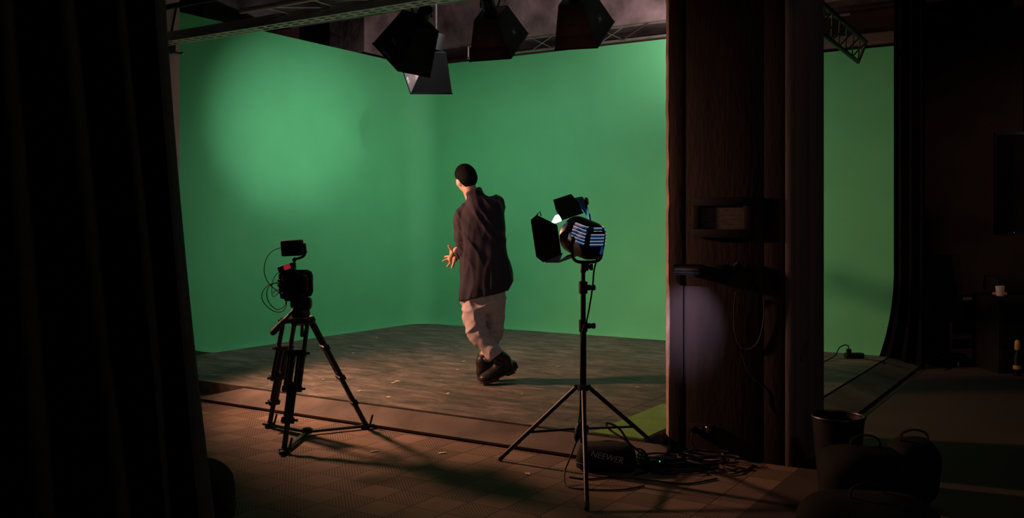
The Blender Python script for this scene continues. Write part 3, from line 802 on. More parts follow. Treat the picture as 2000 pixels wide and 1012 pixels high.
def studio_lamp():
    q = LQ
    rootp = q(1142, 520, 0)
    t = thing('studio_lamp', 'lit studio lamp with blue vents and four open barn doors on the stand', 'studio light', q.world + Matrix.Rotation(YAW, 3, 'Z') @ rootp)
    C0 = q(1147, 468, 0) - rootp
    Rm = (Matrix.Rotation(LAMP_YAW, 3, 'Z') @ Matrix.Rotation(LAMP_PITCH, 3, 'X'))
    LS = 0.87
    T = Matrix.Translation(C0) @ Rm.to_4x4() @ Matrix.Diagonal((LS, LS, LS, 1))
    # housing: rounded drum along +y
    def section(y, hw, hh, n=36, p=2.8):
        return [Vector((math.copysign(abs(math.cos(a)) ** (2 / p), math.cos(a)) * hw, y, math.copysign(abs(math.sin(a)) ** (2 / p), math.sin(a)) * hh)) for a in [2 * PI * k / n for k in range(n)]]
    b = MB(); rings = [b.ring(section(y, hw, hh)) for y, hw, hh in ((-0.105, 0.03, 0.045), (-0.10, 0.06, 0.085), (-0.085, 0.078, 0.108), (-0.05, 0.086, 0.118), (0.06, 0.088, 0.12), (0.085, 0.092, 0.115))]
    b.skin(rings); b.move(T); b.build('housing', M['black'], t)
    # blue louvres around the upper half of the housing, each with a bright lip
    def hull(y, z, extra):
        # half width of housing at height z
        ys = ((-0.10, 0.06, 0.085), (-0.085, 0.078, 0.108), (-0.05, 0.086, 0.118), (0.06, 0.088, 0.12))
        for (y0, w0, h0), (y1, w1, h1) in zip(ys, ys[1:]):
            if y0 <= y <= y1:
                k = (y - y0) / (y1 - y0); hw = w0 + (w1 - w0) * k; hh = h0 + (h1 - h0) * k
                r = abs(z) / hh
                return hw * (1 - r ** 2.8) ** (1 / 2.8) + extra if r < 1 else 0
        return 0
    lip = MB(); blu = MB()
    for k in range(6):
        z = 0.098 - k * 0.0205
        def strip(mb, z0, z1, ex):
            for sgn in (-1, 1):
                pts0 = []
                for i in range(17):
                    if i <= 12:
                        y = 0.05 - 0.135 * i / 12
                        if abs(z0) > 0.07 and y < -0.078: break
                        pts0.append((sgn * hull(y, z0, ex), y))
                if len(pts0) < 3: continue
                lo = [mb.bm.verts.new((x, y, z0)) for x, y in pts0]; hi = [mb.bm.verts.new((x, y, z1)) for x, y in pts0]
                lo2 = [mb.bm.verts.new((x - sgn * 0.004, y, z0)) for x, y in pts0]; hi2 = [mb.bm.verts.new((x - sgn * 0.004, y, z1)) for x, y in pts0]
                for i in range(len(lo) - 1):
                    mb.bm.faces.new((lo[i], lo[i + 1], hi[i + 1], hi[i])); mb.bm.faces.new((lo2[i], hi2[i], hi2[i + 1], lo2[i + 1]))
                    mb.bm.faces.new((hi[i], hi[i + 1], hi2[i + 1], hi2[i])); mb.bm.faces.new((lo[i], lo2[i], lo2[i + 1], lo[i + 1]))
            # across the back
            x = 0.05 if abs(z0) < 0.06 else 0.03
            mb.box((0, -0.1 - ex if abs(z0) < 0.06 else -0.093 - ex, (z0 + z1) / 2), (2 * x, 0.006, z1 - z0))
        strip(blu, z - 0.012, z - 0.002, 0.003)
        strip(lip, z - 0.002, z + 0.0008, 0.005)
    blu.move(T); lip.move(T)
    blu.build('louvre', M['blue'], t); lip.build('vent_slit', M['slit'], t)
    b = MB(); b.box((0.045, -0.097, -0.045), (0.02, 0.012, 0.05), None, 0.004); b.move(T); b.build('switch_plate', M['blue'], t)
    # front ring with reflector and lens
    b = MB(); n = 40; prof = [(0.098, 0.07), (0.118, 0.085), (0.122, 0.10), (0.122, 0.135), (0.112, 0.137), (0.108, 0.10), (0.095, 0.085)]
    rings = [b.ring([Vector((math.cos(a) * r, y, math.sin(a) * r)) for a in [2 * PI * k / n for k in range(n)]]) for r, y in prof]
    b.skin(rings, False, True); b.move(T); b.build('front_ring', M['steel'], t)
    b = MB(); rings = [b.ring([Vector((math.cos(a) * r, y, math.sin(a) * r)) for a in [2 * PI * k / 32 for k in range(32)]]) for r, y in ((0.104, 0.100), (0.104, 0.106), (0.08, 0.114), (0.04, 0.118))]
    b.skin(rings); b.move(T); b.build('lens', M['lens'], t)
    # barn doors: two layers, black outside, blue inside
    def door(ax, hinge_w, tip_w, length, flare, clip, nm='barn_door'):
        # ax: rotation about y of the door position (0 top, 90 left ...)
        rot = Matrix.Rotation(ax, 4, 'Y')
        hz_ = 0.122
        roll_ = Matrix.Rotation(rad(-17), 4, 'Y')
        def pt(u, v, off):
            # u across, v along
            return roll_ @ rot @ Vector((u, 0.14 + v * math.cos(flare) + off * -math.sin(flare) * -1 * 0, hz_ + v * math.sin(flare) + off))
        poly = [(-hinge_w, 0), (hinge_w, 0), (tip_w, length * clip), (tip_w * 0.78, length), (-tip_w * 0.78, length), (-tip_w, length * clip)]
        b = MB(); lo = b.ring([pt(u, v, -0.0015) for u, v in poly]); hi = b.ring([pt(u, v, 0.0015) for u, v in poly])
        fi = b.bm.faces.new(list(reversed(lo))); fo = b.bm.faces.new(hi)
        for i in range(6): b.bm.faces.new((lo[i], lo[(i + 1) % 6], hi[(i + 1) % 6], hi[i]))
        for f_ in b.bm.faces: f_.material_index = 0
        fi.material_index = 1
        # hinge tube and folded tab
        b.tube([pt(-hinge_w, 0, 0.004), pt(hinge_w, 0, 0.004)], 0.005, 8)
        b.move(T)
        o = b.build(nm, [M['blackmetal'] if ax < 3 else M['doorblue'], M['doorblue']], t, 20)
        return o, T, pt
    door(0, 0.080, 0.088, 0.150, rad(48), 0.5)                    # top
    door(rad(-90), 0.102, 0.165, 0.185, rad(32), 0.75)            # left
    door(rad(90), 0.102, 0.16, 0.175, rad(28), 0.75)             # right
    door(rad(180), 0.085, 0.10, 0.16, rad(34), 0.6)              # bottom
    # blue folding leaves in the corners
    for sx, sz in ((-1, -1), (1, -1), (1, 1)):
        b = MB(); b.slab([(sx * 0.105, 0.145, sz * 0.095), (sx * 0.195, 0.262, sz * 0.125), (sx * 0.17, 0.275, sz * 0.18), (sx * 0.085, 0.245, sz * 0.20)], 0.0025)
        b.move(T @ Matrix.Rotation(rad(-17), 4, 'Y')); b.build('corner_leaf', M['doorblue'], t)
    b = MB(); b.slab([(-0.132, 0.214, 0.088), (-0.045, 0.214, 0.088), (-0.060, 0.189, 0.148), (-0.100, 0.189, 0.148)], 0.0025)
    b.move(T @ Matrix.Rotation(rad(-17), 4, 'Y')); b.build('corner_leaf', mat('glare_leaf', (0.30, 0.38, 0.60), 0.30, 0.9, 0.2, 30), t)  # leaf angled and metallised to bounce the lens glare into view
    b = MB(); p0 = T @ Matrix.Rotation(rad(-17), 4, 'Y') @ Vector((-0.195, 0.245, 0.135)); b.tube([p0, p0 + Vector((-0.005, 0, 0.03)), p0 + Vector((0.01, 0, 0.045)), p0 + Vector((0.016, 0, 0.02))], 0.004, 8)
    b.build('door_latch', M['black'], t)
    b = MB(); b.box((0.185, 0.25, 0.15), (0.012, 0.03, 0.045), None, 0.003); b.move(T @ Matrix.Rotation(rad(-17), 4, 'Y')); b.build('door_tab', M['orange'], t)
    # yoke (level, turned with the lamp)
    Ry = Matrix.Translation(C0) @ Matrix.Rotation(LAMP_YAW, 4, 'Z') @ Matrix.Diagonal((LS, LS, LS, 1))
    pts = [(-0.112, 0.0, 0.0), (-0.115, 0.0, -0.06), (-0.105, 0, -0.115), (-0.07, 0, -0.138), (0, 0, -0.142), (0.07, 0, -0.138), (0.105, 0, -0.115), (0.115, 0, -0.06), (0.112, 0, 0.0)]
    b = MB().tube(catmull(pts, 5), 0.0065, 8, False, False, 1.6).move(Ry); b.build('yoke', M['blackmetal'], t)
    for sg in (-1, 1):
        b = MB().lathe([(0.012, 0), (0.022, 0.004), (0.022, 0.02), (0.014, 0.026)], (sg * 0.1, 0, 0), (sg, 0, 0), 14).move(Ry); b.build('tilt_knob', M['black'], t)
    b = MB().tube([C0 + Vector((0, 0, -0.125)), Vector((0, 0, -0.02))], 0.014, 12)
    b.box(Vector((0, 0, -0.0)), (0.04, 0.035, 0.05), None, 0.005); b.build('mount', M['black'], t)
    MB().lathe([(0.006, 0), (0.018, 0.01), (0.018, 0.024)], (0.02, 0, -0.005), (1, 0, 0), 12).build('mount_knob', M['rubber'], t)
    lens_w = q.world + Matrix.Rotation(YAW, 3, 'Z') @ (rootp + T @ Vector((0, 0.16, 0)))
    tgt = q.world + Matrix.Rotation(YAW, 3, 'Z') @ (rootp + T @ Vector((0, 3, 0)))
    return lens_w, tgt
lens_w, _t = studio_lamp()
light('studio_beam', 'SPOT', lens_w, P(565, 235, 10.1), 480, (1.0, 0.94, 0.92), 0.02, 25, 1.0)

def lamp_cable():
    q = LQ
    pts = [q(1166, 505, -0.03), q(1160, 530, -.03), q(1158, 555, -.03), q(1153, 590, -.03), q(1146, 625, -.03), q(1137, 650, -.03), q(1135, 700, -.03), q(1134, 757, -.05), q(1133, 800, -.06), q(1130, 826, -.07)]
    t = thing('lamp_cable', 'black power lead with an inline box hanging down the light stand', 'cable', q.world)
    MB().tube(catmull(pts, 6), 0.0045, 8).build('lead', M['rubber'], t)
    a, b_ = q(1131, 826, -.07), q(1126, 862, -.09)
    MB().tube([a, a.lerp(b_, .2), a.lerp(b_, .8), b_], [0.006, 0.02, 0.02, 0.008], 10, True, False, 0.7).build('inline_box', M['black'], t)
    pts = [b_, q(1118, 884, -.12), q(1109, 905, -.16), q(1103, 920, -.2), q(1107, 933, -.3)]
    pts[-1].z = 0.006; pts[-2].z = 0.05
    e = pts[-1]
    pts += [Vector((e.x + 0.10, e.y - 0.06, 0.006)), Vector((e.x + 0.26, e.y - 0.07, 0.006)), Vector((e.x + 0.40, e.y + 0.0, 0.006))]
    MB().tube(catmull(pts, 8), 0.0045, 8).build('lower_lead', M['rubber'], t)
lamp_cable()

# soft case with the maker's name on it
def case():
    o0 = R(0.525, 5.22, 0)
    t = thing('light_case', 'flat black fabric case with pale lettering lying behind the light stand', 'case', o0, YAW - 0.12)
    b = MB(); rings = []
    for z, sx, sy in ((0.004, 0.145, 0.10), (0.02, 0.165, 0.12), (0.07, 0.165, 0.115), (0.115, 0.15, 0.10), (0.135, 0.12, 0.07)):
        n = 40; r = []
        for k in range(n):
            a = 2 * PI * k / n
            x = math.copysign(abs(math.cos(a)) ** 0.5, math.cos(a)) * sx; y = math.copysign(abs(math.sin(a)) ** 0.5, math.sin(a)) * sy
            r.append(Vector((x + 0.004 * noise.noise(Vector((a * 2, z * 20, 1))), y, z + 0.008 * noise.noise(Vector((x * 9, y * 9, 3))))))
        rings.append(b.ring(r))
    b.skin(rings); b.build('body', M['blackcloth'], t)
    b = MB(); b.tube(catmull([(0.166 * math.copysign(abs(math.cos(a)) ** .5, math.cos(a)), 0.121 * math.copysign(abs(math.sin(a)) ** .5, math.sin(a)), 0.045) for a in [2 * PI * k / 24 for k in range(24)]], 2, True), 0.004, 6, False, True)
    b.build('zip', M['rubber'], t)
    mt = Matrix.Translation((0.005, -0.1165, 0.088)) @ Matrix.Rotation(rad(12), 4, 'Y') @ Matrix.Rotation(rad(70), 4, 'X')
    text_mesh('NEEWER', 0.046, mt, 'lettering', mat('pale_pink_print', (0.55, 0.42, 0.42), 0.7), t)
    MB().tube(catmull([(0.14, 0.05, 0.10), (0.20, 0.02, 0.10), (0.235, -0.03, 0.05), (0.22, -0.08, 0.008), (0.16, -0.14, 0.006)], 6), 0.009, 8, False, False, 0.5).build('carry_strap', M['blackcloth'], t)
    MB().tube(catmull([(0.13, 0.06, 0.12), (0.07, 0.10, 0.20), (0.0, 0.12, 0.225), (0.02, 0.10, 0.19), (0.10, 0.05, 0.15), (0.2, 0.0, 0.08)], 6), 0.006, 6).build('loop_handle', M['rubber'], t)
case()
def adapter():
    c = PF(1283, 915); t = thing('power_adapter', 'black power adapter with a small green light among the cables by the pillar', 'adapter', c, YAW + 0.2)
    MB().box((0, 0, 0.03), (0.17, 0.09, 0.058), None, 0.01).build('housing', M['black'], t)
    MB().sphere((0.0, -0.046, 0.05), 0.004, None, 10, 6).build('indicator', M['greenled'], t)
adapter()
def cable_pile():
    c = PF(1335, 912)
    b = MB(); rnd = random.Random(4)
    for k in range(13):
        pts = []; cx, cy = rnd.uniform(-0.16, 0.16), rnd.uniform(-0.10, 0.10); r = rnd.uniform(0.06, 0.15); z = 0.007 + k * 0.005; ph = rnd.uniform(0, 6)
        for i in range(12):
            a = ph + 2 * PI * i / 12
            rr = r * (1 + 0.25 * rnd.uniform(-1, 1))
            pts.append((cx + rr * 1.4 * math.cos(a), cy + rr * 0.8 * math.sin(a), z + 0.006 * rnd.random()))
        b.tube(catmull(pts, 4, True), 0.006, 6, False, True)
    o = b.build('cable_heap', M['rubber']); o.location = c; o.rotation_euler = (0, 0, YAW)
    tag(o, 'tangled heap of black cables on the floor at the left foot of the pillar', 'cables')
cable_pile()
o = MB().tube(catmull([PF(1400, 935, .006), PF(1340, 945, .006), PF(1270, 938, .006), PF(1200, 932, .006), PF(1150, 936, .006), PF(1112, 932, .006)], 8), 0.005, 8).build('floor_cable', M['rubber'])
tag(place(o, PF(1250, 938)), 'black cable lying along the tiles in front of the lettered case', 'cable')
o = MB().tube(catmull([PF(1402, 905, .006), PF(1420, 915, .006), PF(1445, 922, .006), PF(1470, 915, .006), PF(1500, 912, .006)], 8), 0.003, 8).build('floor_cable', M['rubber'])
tag(place(o, PF(1445, 920)), 'thin cable curving on the floor in front of the pillar base', 'cable')

# ================================================================== PERSON
def rot_to(x_axis, up=Vector((0, 0, 1))):
    x = x_axis.normalized(); y = up.cross(x).normalized(); z = x.cross(y)
    return Matrix((x, y, z)).transposed()

def person():
    q = Loc(950, 7.4, STZ)
    t = thing('person', 'person in a dark shirt, beige trousers and black boots walking away on the stage', 'person', q.world)
    # ---- head frame
    hc = q(910, 351, 0.02)
    Hr = Matrix.Rotation(rad(33), 3, 'Z') @ Matrix.Rotation(rad(-5), 3, 'X') @ Matrix.Rotation(rad(-9), 3, 'Y')   # faces +y of this frame
    def head_pt(d, grow=0.0):
        x, y, z = d
        rx, ry, rz = 0.074 + grow, 0.094 + grow, 0.108 + grow
        p = Vector((x * rx, y * ry, z * rz))
        if z < 0:
            k = -z
            p.x *= 1 - 0.30 * k ** 1.3
            if y > 0: p.y *= 1 - 0.05 * k
            else: p.y *= 1 - 0.28 * k
            p.y += 0.012 * k
        if y > 0.2:
            # flatten the face a little, brow, nose, mouth, chin
            p.y -= 0.010 * (y - 0.2)
            g = lambda cx, cz, sx, sz: math.exp(-((x - cx) / sx) ** 2 - ((z - cz) / sz) ** 2)
            p.y += 0.026 * g(0, -0.18, 0.13, 0.16) + 0.012 * g(0, -0.02, 0.10, 0.16)
            p.y += 0.006 * g(0, 0.16, 0.5, 0.08) - 0.010 * (g(0.34, 0.02, 0.16, 0.10) + g(-0.34, 0.02, 0.16, 0.10))
            p.y += 0.007 * g(0, -0.48, 0.26, 0.05) + 0.006 * g(0, -0.60, 0.24, 0.05) - 0.003 * g(0, -0.54, 0.25, 0.025)
            p.y += 0.012 * g(0, -0.85, 0.25, 0.12)
        return p
    # ---- body: one continuous skin surface
    b = MB()
    b2 = bmesh.new(); bmesh.ops.create_uvsphere(b2, u_segments=56, v_segments=40, radius=1.0)
    for v in b2.verts: v.co = hc + Hr @ head_pt(v.co)
    b.merge(b2)
    for sg in (-1, 1):     # ears
        b.sphere(hc + Hr @ Vector((sg * 0.076, -0.004, -0.012)), (0.011, 0.020, 0.032), Hr @ Euler((rad(8), 0, rad(sg * -22))).to_matrix(), 16, 12)
    nb = q(926, 396, 0.0)
    b.tube(catmull([nb + Vector((0.005, 0, -0.03)), nb, hc + Hr @ Vector((0, -0.022, -0.06))], 4), [0.062] * 4 + [0.056] * 5, 18)
    tor = [(942, 566, .14, .10), (944, 530, .145, .10), (942, 480, .15, .105), (940, 440, .155, .10), (938, 412, .145, .085), (930, 396, .08, .07)]
    rings = [b.ring([q(px, py, 0) + Vector((math.cos(a) * hw, math.sin(a) * hd, 0)) for a in [2 * PI * k / 24 for k in range(24)]]) for px, py, hw, hd in tor]
    b.skin(rings)
    sl, el, wl = q(908, 414, 0.0), q(903, 490, -0.02), q(889.5, 489, 0.17)
    b.tube([sl, el], [0.048, 0.040], 16, True); b.tube(catmull([el, el.lerp(wl, .5), wl], 3), [0.038, 0.038, 0.037, 0.035, 0.031, 0.029, 0.027], 16, True)
    sr, er, wr = q(966, 400, 0.02), q(972, 432, 0.26), q(940, 420, 0.46)
    b.tube([sr, er], [0.048, 0.040], 16, True); b.tube([er, wr], [0.038, 0.027], 16, True)
    for pts, rr in (([q(927, 575, 0), q(931, 642, -.05), q(960, 682, -.05), q(966, 692, -.045)], [.085, .056, .036, .026]), ([q(962, 575, 0.02), q(966, 640, .05), q(950, 690, .08), q(948, 699, .085)], [.085, .055, .036, .026])):
        b.tube(pts, rr, 16, True)
    # left hand: palm towards the lamp, fingers spread
    H = lambda px, py, dy: q(px, py, dy)
    pal = [wl, H(886.5, 496, .20), H(883.5, 503, .215), H(882, 507, .22)]
    b.tube(pal, [0.026, 0.034, 0.036, 0.030], 14, True, False, 0.62)
    b.sphere(H(889, 505, .20), (0.022, 0.02, 0.03)); b.sphere(H(882, 493, .20), (0.018, 0.016, 0.02))
    fingers = [([H(884, 493, .20), H(880.5, 487.5, .20), H(876.3, 480.5, .19)], [.0125, .0115, .0092]),
               ([H(881, 499, .22), H(876.5, 495.5, .25), H(873.6, 493.5, .27)], [.0105, .0095, .008]),
               ([H(880, 502, .225), H(874, 501, .255), H(869, 502, .27)], [.0105, .0095, .0082]),
               ([H(880, 505.5, .225), H(874, 506.5, .235), H(865.8, 510, .23)], [.0110, .0105, .0092]),
               ([H(882.5, 508, .22), H(880.5, 512.5, .22), H(874, 520.5, .20)], [.0108, .0103, .0092])]
    fingers.append(([H(886, 508, .21), H(886, 513, .20), H(883.2, 523.5, .19)], [.0105, .0100, .0088]))
    # index and its neighbour overlap in the photo: keep four fingers and the thumb
    fingers.pop(1)
    for pts, rr in fingers: b.tube(catmull(pts, 4), [rr[0]] * 3 + [rr[1]] * 4 + [rr[2]] * 2, 12, True)
    # right hand, hidden in front of the chest, half closed
    fw = (wr - er).normalized(); up_ = Vector((0, 0, 1)); sd = fw.cross(up_).normalized()
    b.tube([wr, wr + fw * 0.05, wr + fw * 0.085], [0.026, 0.036, 0.034], 14, True, False, 0.55)
    for k, ln in enumerate((0.065, 0.075, 0.07, 0.055)):
        s0 = wr + fw * 0.085 + up_ * (0.027 - 0.018 * k)
        b.tube(catmull([s0, s0 + fw * ln * .5 - sd * 0.006, s0 + fw * ln * .8 - sd * 0.028], 3), 0.0085, 10, True)
    s0 = wr + fw * 0.03 + up_ * 0.03; b.tube(catmull([s0, s0 + fw * 0.03 + up_ * 0.03, s0 + fw * 0.06 + up_ * 0.04], 3), 0.010, 10, True)
    me = remesh(b, 0.0042, 3)
    body = link('body', me, M['skin'], t, 0)
    # eyes
    for sg in (-1, 1):
        MB().sphere(hc + Hr @ Vector((sg * 0.028, 0.079, 0.003)), 0.0105, None, 14, 10).build('eye', M['white'], t)
    # ---- hair
    hb = MB(); n1, n2 = 72, 48; grid = []
    for j in range(n2 + 1):
        th = PI * j / n2
        grid.append([Vector((math.sin(th) * math.sin(2 * PI * i / n1), math.sin(th) * math.cos(2 * PI * i / n1), math.cos(th))) for i in range(n1)])
    def line(d):
        c = d.y / max(1e-4, math.hypot(d.x, d.y))       # 1 front, -1 back
        if c > 0.25: return 0.18 + 0.42 * ((c - 0.25) / 0.75) ** 0.6
        if c > -0.25: return -0.02 + 0.20 * (c + 0.25) / 0.5
        return -0.02 - 0.72 * ((-c - 0.25) / 0.75) ** 0.7
    def hp(d):
        g = 0.014 + 0.006 * max(0, d.z) + 0.003 * noise.noise(d * 9) + 0.002 * noise.noise(d * 26)
        k = d.z - line(d); g *= min(1, 0.25 + max(0, k) * 4)
        return hc + Hr @ head_pt(d, g)
    vm = {}
    for j in range(n2):
        for i in range(n1):
            qs = [(j, i), (j + 1, i), (j + 1, (i + 1) % n1), (j, (i + 1) % n1)]
            ctr = sum((grid[a][c] for a, c in qs), Vector()) / 4
            if ctr.z > line(ctr):
                vsx = []
                for key in qs:
                    if key not in vm: vm[key] = hb.bm.verts.new(hp(grid[key[0]][key[1]]))
                    if vm[key] not in vsx: vsx.append(vm[key])
                try: hb.bm.faces.new(vsx)
                except ValueError: pass
    bmesh.ops.remove_doubles(hb.bm, verts=hb.bm.verts, dist=1e-5)
    bmesh.ops.recalc_face_normals(hb.bm, faces=hb.bm.faces)
    bmesh.ops.solidify(hb.bm, geom=list(hb.bm.faces), thickness=0.02)
    hb.build('hair', M['hair'], t, 0)
    # ---- shirt
    b = MB()
    tor = [(946, 577, 576, 570, .196, .135), (949.5, 560, 0, 0, .212, .14), (949.5, 535, 0, 0, .204, .135), (945, 505, 0, 0, .190, .13), (943, 475, 0, 0, .182, .13), (941, 445, 0, 0, .180, .128), (940, 420, 0, 0, .176, .115), (940, 403, 0, 0, .160, .098), (936, 392, 0, 0, .115, .085), (929, 384, 0, 0, .070, .072), (925, 376, 0, 0, .064, .068)]
    rings = []
    for i, (px, py, _a, _b, hw, hd) in enumerate(tor):
        r = []
        for k in range(40):
            a = 2 * PI * k / 40; c, s_ = math.cos(a), math.sin(a)
            p = q(px, py, 0.0) + Vector((math.copysign(abs(c) ** .85, c) * hw, math.copysign(abs(s_) ** .85, s_) * hd, 0))
            tilt = 0.045 * c if i < 3 else (0.035 * c if i > 6 and i < 9 else 0.02 * c * (i < 5))
            p.z += tilt * (1 if i < 2 else 0.7)
            if i > 8: p.z -= 0.012 * s_ - 0.015 * c
            r.append(p)
        rings.append(b.ring(r))
    b.skin(rings)
    b.tube(catmull([q(912, 408, 0), q(902, 424, -.005), q(902, 450, -.02), q(904, 472, -.03), q(907, 490, -.035)], 4), [.058] * 4 + [.060] * 4 + [.058] * 4 + [.054] * 5, 20, True)
    b.tube([q(908, 489, -.035), q(903, 494, .03)], [0.056, 0.053], 20, True)
    b.tube(catmull([q(958, 398, 0), q(969, 398, .07), q(972, 412, .2), q(972, 428, .27)], 4), [.060, .064, .065, .066, .064, .062, .06, .06, .058, .056, .055, .054, .053], 20, True)
    b.tube([q(972, 430, .26), q(955, 425, .36)], [0.052, 0.045], 18, True)
    b.tube([q(914, 382, .0), q(921, 378, -.01), q(931, 374, -.005), q(937, 372, .02)], [.02, .024, .024, .02], 12, True)
    me = remesh(b, 0.007, 5)
    def folds(p, n):
        if n.z < -0.8: return 0
        x, y, z = p
        # diagonal pulls from the right shoulder to the lower left plus soft vertical creases below
        u = (x * 0.80 + z * 0.55); v = (z * 0.8 - x * 0.55)
        k = noise.noise(Vector((u * 13 + 1.3 * noise.noise(Vector((v * 2.2, u * 2, 3))), v * 2.0, y * 3)))
        k2 = noise.noise(Vector((x * 15, z * 3.2, y * 9 + 7)))
        up = min(1, max(0, (z - 0.85) / 0.25))
        r = 1 - abs(k) * 2.2
        r2 = 1 - abs(k2) * 2.0
        return (0.011 * max(0, r) ** 1.6 * up + 0.011 * r2 * (1 - up * 0.7)) - 0.004
    displace(me, folds)
    sh = link('shirt', me, M['shirt'], t, 0)
    # rolled cuff, collar band
    ca_, cb_ = q(905, 493, .0), q(900, 494.5, .065)
    MB().tube([ca_, ca_.lerp(cb_, .5), cb_], [.057, .059, .055], 20, False).build('rolled_cuff', M['shirt'], sh)
    MB().lathe([(0.005, 0), (0.005, 0.003)], q(955, 577, -.137), (0, -1, 0), 8).build('button', M['black'], sh)
    # ---- watch
    f = (wl - el).normalized(); wc = wl - f * 0.012
    b = MB().lathe([(0.0285, -0.011), (0.032, -0.009), (0.032, 0.009), (0.0285, 0.011)], wc, f, 24); b.build('watch_strap', M['rubber'], t)
    MB().sphere(q(897.5, 509.5, .1), 0.006, None, 10, 8).build('bracelet_bead', M['chrome'], t)
    # ---- trousers
    b = MB()
    rings = []
    for px, py, hw, hd in ((944, 545, .165, .112), (944, 570, .180, .12), (943, 590, .176, .115), (944, 602, .160, .105), (945, 610, .13, .09)):
        rings.append(b.ring([q(px, py, 0) + Vector((math.cos(a) * hw, math.sin(a) * hd, 0)) for a in [2 * PI * k / 32 for k in range(32)]]))
    b.skin(rings)
    b.tube(catmull([q(926, 588, -.005), q(927, 622, -.035), q(932, 648, -.05), q(949, 670, -.055), q(967, 693, -.055)], 4), [.094, .094, .093, .091, .089, .087, .085, .083, .081, .079, .076, .074, .072, .070, .068, .066, .064], 24, False)
    b.tube(catmull([q(961, 585, .01), q(967, 620, .03), q(966, 648, .05), q(957, 675, .07), q(947, 701, .08)], 4), [.093, .091, .088, .084, .080, .076, .073, .070, .067, .064, .062, .060, .058, .056, .055, .053, .052], 24, False)
    me = remesh(b, 0.0065, 5)
    def tfolds(p, n):
        x, y, z = p
        k = noise.noise(Vector((x * 6 + z * 5, z * 11 - x * 5, y * 6)))
        k2 = noise.noise(Vector((x * 12 - z * 7, z * 6, y * 10 + 4)))
        low = min(1, max(0, (0.75 - z) / 0.4))
        return 0.013 * max(0, 1 - 2.2 * abs(k)) ** 1.5 + 0.006 * k2 * (0.4 + low) - 0.004
    displace(me, tfolds)
    tr = link('trousers', me, M['trousers'], t, 0)
    for a_, b_, r_ in ((q(961.5, 686, -.055), q(968, 695, -.055), .067), (q(949.5, 694, .079), q(946.5, 703, .081), .0575)):
        MB().tube([a_, a_.lerp(b_, .5), b_], [r_, r_ + .003, r_], 24).build('cuff', M['trousers'], tr)
    # ---- boots
    def boot(heel, toe, roll, shaft_to, nm):
        x = (toe - heel); Rb = rot_to(x) @ Matrix.Rotation(roll, 3, 'X')
        sc = x.length / 0.30
        T = Matrix.Translation(heel) @ Rb.to_4x4() @ Matrix.Diagonal((sc, sc, sc, 1))
        b = MB(); rings = []
        for px_, hw, hh, cz in ((0.0, .012, .02, .05), (0.008, .028, .036, .058), (0.03, .037, .045, .066), (0.08, .040, .055, .075), (0.13, .041, .052, .072), (0.18, .045, .038, .058), (0.23, .047, .031, .051), (0.265, .043, .027, .047), (0.288, .030, .021, .043), (0.298, .010, .009, .038)):
            rings.append(b.ring([Vector((px_, math.cos(a) * hw, cz + math.sin(a) * hh)) for a in [2 * PI * k / 20 for k in range(20)]]))
        b.skin(rings)
        inv = T.inverted(); top = inv @ shaft_to
        b.tube(catmull([Vector((0.055, 0, 0.08)), Vector((0.055, 0, 0.12)), Vector((0.052, 0, 0.12)).lerp(top, .6), top], 3), [.046, .045, .045, .045, .045, .046, .047, .049, .05, .051], 20, False)
        b.move(T); me = remesh(b, 0.005, 4)
        o = link(nm, me, M['leather'], t, 0)
        sole = [(0.0, -.02), (0.004, -.03), (0.02, -.038), (0.06, -.040), (0.11, -.037), (0.16, -.042), (0.22, -.050), (0.265, -.046), (0.292, -.030), (0.302, 0), (0.292, .030), (0.265, .046), (0.22, .050), (0.16, .042), (0.11, .037), (0.06, .040), (0.02, .038), (0.004, .03), (0.0, .02)]
        b = MB().prism(sole, 0.018, Matrix.Translation((0, 0, 0.012)), 0.003)
        b.prism([(0.002, -.034), (0.075, -.038), (0.075, .038), (0.002, .034)], 0.016, Matrix.Translation((0, 0, 0.0)), 0.003)
        b.prism([(0.15, -.04), (0.22, -.047), (0.275, -.036), (0.275, .036), (0.22, .047), (0.15, .04)], 0.014, Matrix.Translation((0, 0, 0.0)), 0.003)
        b.move(T); b.build('boot_sole', M['sole'], o)
        b = MB()
        for k in range(6):
            u = 0.150 - k * 0.012; z = 0.100 + 0.014 * k
            b.tube([(u + 0.004, -.026, z - 0.008), (u + 0.010, -0.008, z + 0.006), (u + 0.010, 0.008, z + 0.006), (u + 0.004, .026, z - 0.008)], 0.0028, 6)
        b.move(T); b.build('laces', M['lace'], o)
    lh, lt = q(1003, 727, 0.06), q(938, 750, -0.10)
    lt.z = 0.004
    boot(lh, lt, rad(-6), q(968, 690, -.05), 'left_boot')
    rh, rt = q(935, 743, 0.06), q(1012, 722, 0.20)
    rh.z = 0.003; rt.z = 0.085
    boot(rh, rt, 0, q(947, 696, .08), 'right_boot')
person()

